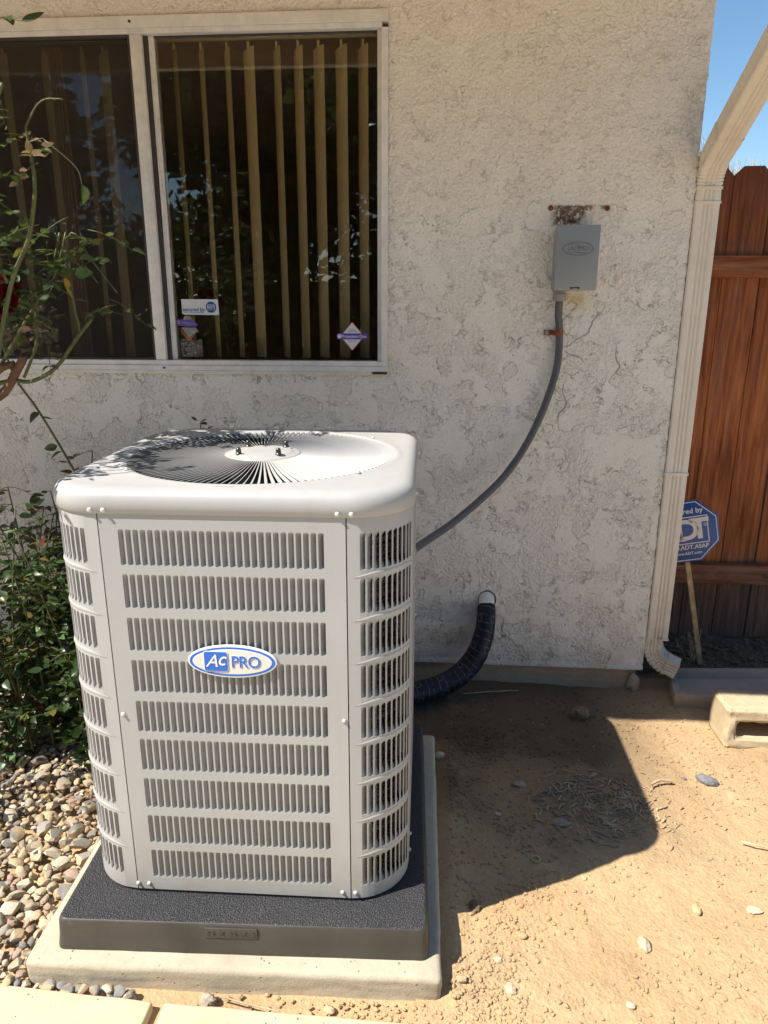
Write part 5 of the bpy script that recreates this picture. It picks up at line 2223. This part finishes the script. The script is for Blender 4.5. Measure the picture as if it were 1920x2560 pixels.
# canes beyond the left edge of the picture: they throw the dappled shade on the cover
for k in range(13):
    sx, sy = A_.r.uniform(-1.35, -1.05), A_.r.uniform(-1.12, -.75)
    q = A_.cane([(-1.30, -.84, .85 + .03 * k), (sx - .1, sy, 1.25), (sx, sy, 1.48), (sx + A_.r.uniform(-.04, .10), sy + A_.r.uniform(-.05, .05), 1.62 + A_.r.uniform(0, .28))], .005, .0025)
    for p in q[6:]:
        if A_.r.random() < .8:
            A_.spray(p, (A_.r.gauss(0, 1), A_.r.gauss(0, 1), A_.r.uniform(-.3, .5)), 5, A_.r.uniform(.024, .034))
for k in range(12):
    sx, sy = A_.r.uniform(-1.18, -.97), A_.r.uniform(-1.32, -.98)
    q = A_.cane([(-1.36, -.95, .9), (-1.30, sy, 1.2), (sx - .05, sy, 1.42), (sx + .02, sy, A_.r.uniform(1.52, 1.72))], .004, .002)
    for p in q[7:]:
        if A_.r.random() < .75:
            A_.spray(p, (A_.r.gauss(0, 1), A_.r.gauss(0, 1), A_.r.uniform(-.3, .5)), 5, A_.r.uniform(.024, .034))
R_ = A_.r


def cluster(P, n, size=(.022, .032), spread=.03, key='leaf', k5=5):
    for _ in range(n):
        p = Vector(P) + Vector((R_.gauss(0, spread), R_.gauss(0, spread * .6), R_.gauss(0, spread)))
        A_.spray(p, (R_.gauss(0, 1), R_.gauss(0, .6), R_.uniform(-.6, .6)), k5, R_.uniform(*size) * 1.3, key)


for P in ((-.975, -.75, 1.595), (-.94, -.75, 1.61), (-.885, -.75, 1.585), (-.86, -.75, 1.60)):
    cluster(P, 2, (.024, .031), .018)
for P in ((-1.08, -.76, 1.52), (-1.05, -.78, 1.56), (-1.10, -.8, 1.50), (-1.0, -.76, 1.51)):
    cluster(P, 3, (.024, .033), .022)
for P in ((-.86, -.75, 1.48), (-.835, -.75, 1.445), (-.80, -.75, 1.425), (-.79, -.75, 1.40)):
    cluster(P, 1, (.022, .030), .012)
for P in ((-1.0, -.92, 1.98), (-.99, -.92, 1.90), (-1.02, -.92, 1.84)):
    cluster(P, 2, (.028, .038), .02)
for P in ((-1.12, -.76, 1.56), (-1.08, -.76, 1.48), (-1.04, -.77, 1.50), (-1.06, -.78, 1.44), (-1.0, -.76, 1.55), (-.96, -.75, 1.56), (-.90, -.75, 1.56), (-1.10, -.76, 1.40), (-1.05, -.80, 1.60)):
    cluster(P, 2, (.022, .030), .022)
cluster((-1.03, -.75, 1.37), 3, (.02, .03), .03)
cluster((-1.0, -.9, 1.66), 2, (.028, .036), .02)
cluster((-1.03, -.75, 1.36), 3, (.02, .028), .03, 'leaf_dead')
cluster((-.98, -.75, 1.42), 2, (.018, .026), .02, 'leaf_dead')
cluster((-.93, -.92, 1.80), 2, (.018, .026), .012, 'leaf_dead')
cluster((-.90, -.90, 1.73), 2, (.015, .022), .01, 'leaf_dead')
cluster((-.93, -.92, 1.86), 2, (.012, .020), .012, 'leaf_pale')
cluster((-.885, -.9, 1.745), 2, (.010, .016), .01, 'leaf_pale')
A_.leaf((-.79, -.9, 1.685), (.15, 0, -1), .042, 'leaf', .2)
A_.leaf((-1.0, -.9, 1.68), (0, 0, -1), .045, 'leaf', .1)
A_.leaf((-.975, -.9, 1.72), (-.2, 0, -1), .040, 'leaf', .1)
A_.leaf((-.90, -.755, 1.503), (.9, 0, .15), .042, 'leaf_pale', pi / 2 * .9)
A_.leaf((-.927, -.755, 1.498), (.12, 0, -1), .048, 'leaf_yellow', .1)
A_.cane([(-.94, -.755, 1.60), (-.925, -.755, 1.56), (-.926, -.755, 1.498)], .0008, .0007, thorn=False)
A_.finish()
ro = MB()
rr_ = random.Random(2)
for layer in range(5):
    for k in range(6):
        a = k * 2 * pi / 6 + layer * .5
        R0 = .010 + layer * .007
        vs = []
        for i in range(5):
            for j in range(5):
                u, v = i / 4 - .5, j / 4
                aa = a + u * (1.3 - .1 * layer)
                r2 = R0 * (.35 + .75 * v) + .008 * v * v * layer * .4
                vs.append((r2 * cos(aa), r2 * sin(aa), (v * .034 - .004 * layer) - .010 * (2 * u) ** 2 * v))
        ro.add(vs, [(i * 5 + j, (i + 1) * 5 + j, (i + 1) * 5 + j + 1, i * 5 + j + 1) for i in range(4) for j in range(4)])
fl = Matrix.Translation((-1.075, -.80, 1.445)) @ Matrix.Rotation(radians(60), 4, 'X')
place(ro, fl @ Matrix.Scale(1.15, 4)).build('red_bloom', M['petal'], A_.root, smooth=True)

# lower leafy rose shrub beside the unit
B_ = Plant('rose_shrub', (-1.25, -.35, 0), 'dense low dark green rose shrub between the unit and the wall', 'rose bush', 33)
R_ = B_.r
for k in range(95):
    bx0 = R_.uniform(-1.55, -.95)
    by0 = R_.uniform(-.62, -.12)
    tx, ty, tz = bx0 + R_.gauss(0, .12), by0 + R_.gauss(-.02, .08), R_.uniform(.35, .88) + (.18 if bx0 < -1.25 and k % 3 == 0 else 0)
    q = B_.cane([(bx0, by0, 0), (bx0 * .6 + tx * .4, by0, tz * .5), (tx, ty, tz)], .004, .002, sub=5)
    for p in q[2:]:
        for _ in range(2):
            if R_.random() < .8:
                key = 'leaf' if R_.random() < .86 else ('leaf_red' if R_.random() < .25 else 'leaf_pale')
                B_.spray(p, (R_.gauss(0, 1), R_.gauss(-.3, .8), R_.uniform(-.5, .5)), 5 if R_.random() < .6 else 3, R_.uniform(.028, .044), key)
# long arching cane up to the window
q = B_.cane([(-1.04, -.42, .30), (-1.055, -.45, .75), (-1.10, -.5, .95), (-1.155, -.55, 1.13), (-1.19, -.6, 1.25), (-1.20, -.65, 1.45)], .004, .003)
for P, dx in (((-1.155, -.55, 1.13), -.3), ((-1.15, -.55, 1.12), .8), ((-1.125, -.53, 1.03), -.9), ((-1.118, -.52, 1.01), -.7), ((-1.09, -.48, .93), -1), ((-1.083, -.47, .915), .9), ((-1.09, -.48, .94), -.6)):
    B_.leaf(P, (dx, -.3, -.25), .040, 'leaf')
B_.finish()

W_ = Plant('broadleaf_weed', (-1.11, -.63, 0), 'small pale green round leaved weed growing on the gravel beside the unit', 'weed', 5)
R_ = W_.r
for k in range(15):
    a = R_.uniform(-2.6, .3)
    L = R_.uniform(.05, .15)
    b = Vector((-1.055 + R_.uniform(-.02, .03), -.60 + R_.uniform(-.04, .04), .02))
    t = b + Vector((cos(a) * L * .9 - .01, sin(a) * L * .7, R_.uniform(.02, .16)))
    q = W_.cane([b, (b + t) / 2 + Vector((0, 0, .03)), t], .0022, .0014, thorn=False)
    for p in q[3:]:
        if R_.random() < .85:
            W_.leaf(p, (R_.gauss(0, 1), R_.gauss(-.3, 1), R_.uniform(-.1, .6)), R_.uniform(.026, .040), 'leaf_pale')
W_.finish()
V_ = Plant('leafy_sprout', (-1.30, -.90, 0), 'bright green sprout with yellowing leaves at the left edge over the stones', 'weed', 8)
R_ = V_.r
for k in range(7):
    b = Vector((-1.30, -.93, .0))
    t = b + Vector((R_.uniform(-.02, .09), R_.uniform(-.12, .1), R_.uniform(.08, .24)))
    q = V_.cane([b, (b + t) / 2 + Vector((0, 0, .02)), t], .002, .0012, thorn=False)
    for p in q[2:]:
        V_.leaf(p, (R_.gauss(.3, 1), R_.gauss(-.3, 1), R_.uniform(-.4, .4)), R_.uniform(.024, .036), 'leaf_pale' if R_.random() < .8 else 'leaf_yellow')
V_.finish()
X_ = Plant('red_leaf_sprig', (-.76, -.28, 0), 'small sprig of dark red rose leaves rising behind the unit', 'rose sprig', 4)
R_ = X_.r
q = X_.cane([(-.78, -.25, 0), (-.77, -.28, .6), (-.765, -.30, 1.02), (-.757, -.30, 1.07)], .004, .0015, thorn=False)
for k in range(9):
    X_.leaf((-.757 + R_.uniform(-.02, .02), -.30, 1.02 + .055 * k / 8), (R_.gauss(0, 1), R_.gauss(0, .5), R_.uniform(-.1, .8)), R_.uniform(.018, .026), 'leaf_red' if k > 3 else 'leaf')
X_.finish()

# bare tree far beyond the fence
bt = thing('bare_tree', (2.60, 4.6, 0), 'pale leafless twigs of a tree showing above the fence', 'tree')
mb = MB()
tr_ = random.Random(9)
bx0, by0 = 2.60, 4.6


def twig(p, d, L, r, depth):
    q = p + d * L
    mid = (p + q) / 2 + Vector((tr_.gauss(0, .04), tr_.gauss(0, .04), 0)) * L
    mb.tube([p, mid, q], [r, r * .85, r * .6], 5)
    if depth == 0:
        return
    for _ in range(tr_.choice((3, 4))):
        nd = (d + Vector((tr_.gauss(0, .35), tr_.gauss(0, .35), .25))).normalized()
        twig(p + (q - p) * tr_.uniform(.35, 1), nd, L * tr_.uniform(.55, .8), r * .55, depth - 1)


twig(Vector((bx0, by0, 0)), Vector((0, 0, 1)), 2.1, .045, 0)
for _ in range(6):
    twig(Vector((bx0, by0, 2.0)), Vector((tr_.gauss(0, .3), tr_.gauss(0, .3), 1)).normalized(), .42, .012, 3)
mb.build('branches', M['pale_twig'], bt)

# ================================================================== YARD BEHIND THE VIEWER (seen only in the window glass)
def leaf_cloud(mb, cx, cy, cz, rx, ry, rz, n, size, rr):
    for _ in range(n):
        while True:
            a, b, c = rr.uniform(-1, 1), rr.uniform(-1, 1), rr.uniform(-1, 1)
            if a * a + b * b + c * c < 1:
                break
        p = Vector((cx + a * rx, cy + b * ry, cz + c * rz))
        u = Vector((rr.gauss(0, 1), rr.gauss(0, 1), rr.gauss(0, 1))).normalized()
        w = u.orthogonal().normalized()
        s = size * rr.uniform(.6, 1.4)
        mb.add([tuple(p - u * s), tuple(p + w * s * .5), tuple(p + u * s), tuple(p - w * s * .5)], [(0, 1, 2, 3)])


rt = random.Random(31)
for i, (tx, ty, h, rad, lab) in enumerate(((-7.6, -9.3, 6.0, 2.9, 'broad dark tree at the far left of the back yard'), (-2.6, -9.5, 6.5, 2.9, 'dense dark tree at the back of the yard, left of the others'),
                                           (1.2, -10.5, 5.6, 2.4, 'middle dark tree at the back of the yard'),
                                           (4.8, -10.0, 5.2, 1.7, 'thinner tree at the back of the yard on the right'))):
    t = thing('yard_tree', (tx, ty, 0), lab, 'tree', 'trees at the back of the yard')
    m1 = MB()
    m1.tube([(tx, ty, 0), (tx + .1, ty, h * .3), (tx - .05, ty, h * .6), (tx, ty, h * .85)], [.17, .13, .09, .04], 8)
    for _ in range(16):
        a = rt.uniform(0, 6.28)
        z0 = rt.uniform(.25, .8) * h
        L = rt.uniform(.8, 1.7)
        m1.tube([(tx, ty, z0), (tx + cos(a) * L * .5, ty + sin(a) * L * .5, z0 + L * .4), (tx + cos(a) * L, ty + sin(a) * L, z0 + L * .9)], [.05, .03, .01], 5)
    m1.build('trunk', M['bark'], t)
    m2 = MB()
    for _ in range(46 if i < 3 else 16):
        a = rt.uniform(0, 6.28)
        rr2 = rt.uniform(0, rad)
        leaf_cloud(m2, tx + cos(a) * rr2, ty + sin(a) * rr2 * .8, h * rt.uniform(.25, .98), .9, .8, .7, 420, .11, rt)
    m2.build('crown', M['hedge'], t, kind='stuff')
hg = MB()
for k in range(30):
    leaf_cloud(hg, -12 + k * .65, -8.6, .8 + .2 * rt.random(), .55, .45, .9, 260, .08, rt)
hgo = hg.build('hedge', M['hedge'])
tag(hgo, 'long dark hedge along the back of the yard', 'hedge', kind='stuff')
bf = thing('back_fence', (0, -12.5, 0), 'dark board fence at the far end of the yard', 'fence')
for k in range(40):
    MB().box((-8 + k * .4, -12.5, 0), (-8 + k * .4 + .385, -12.47, 1.9)).build('board', M['back_fence'], bf)
print('objects', len(bpy.data.objects), 'verts', sum(len(m.vertices) for m in bpy.data.meshes))
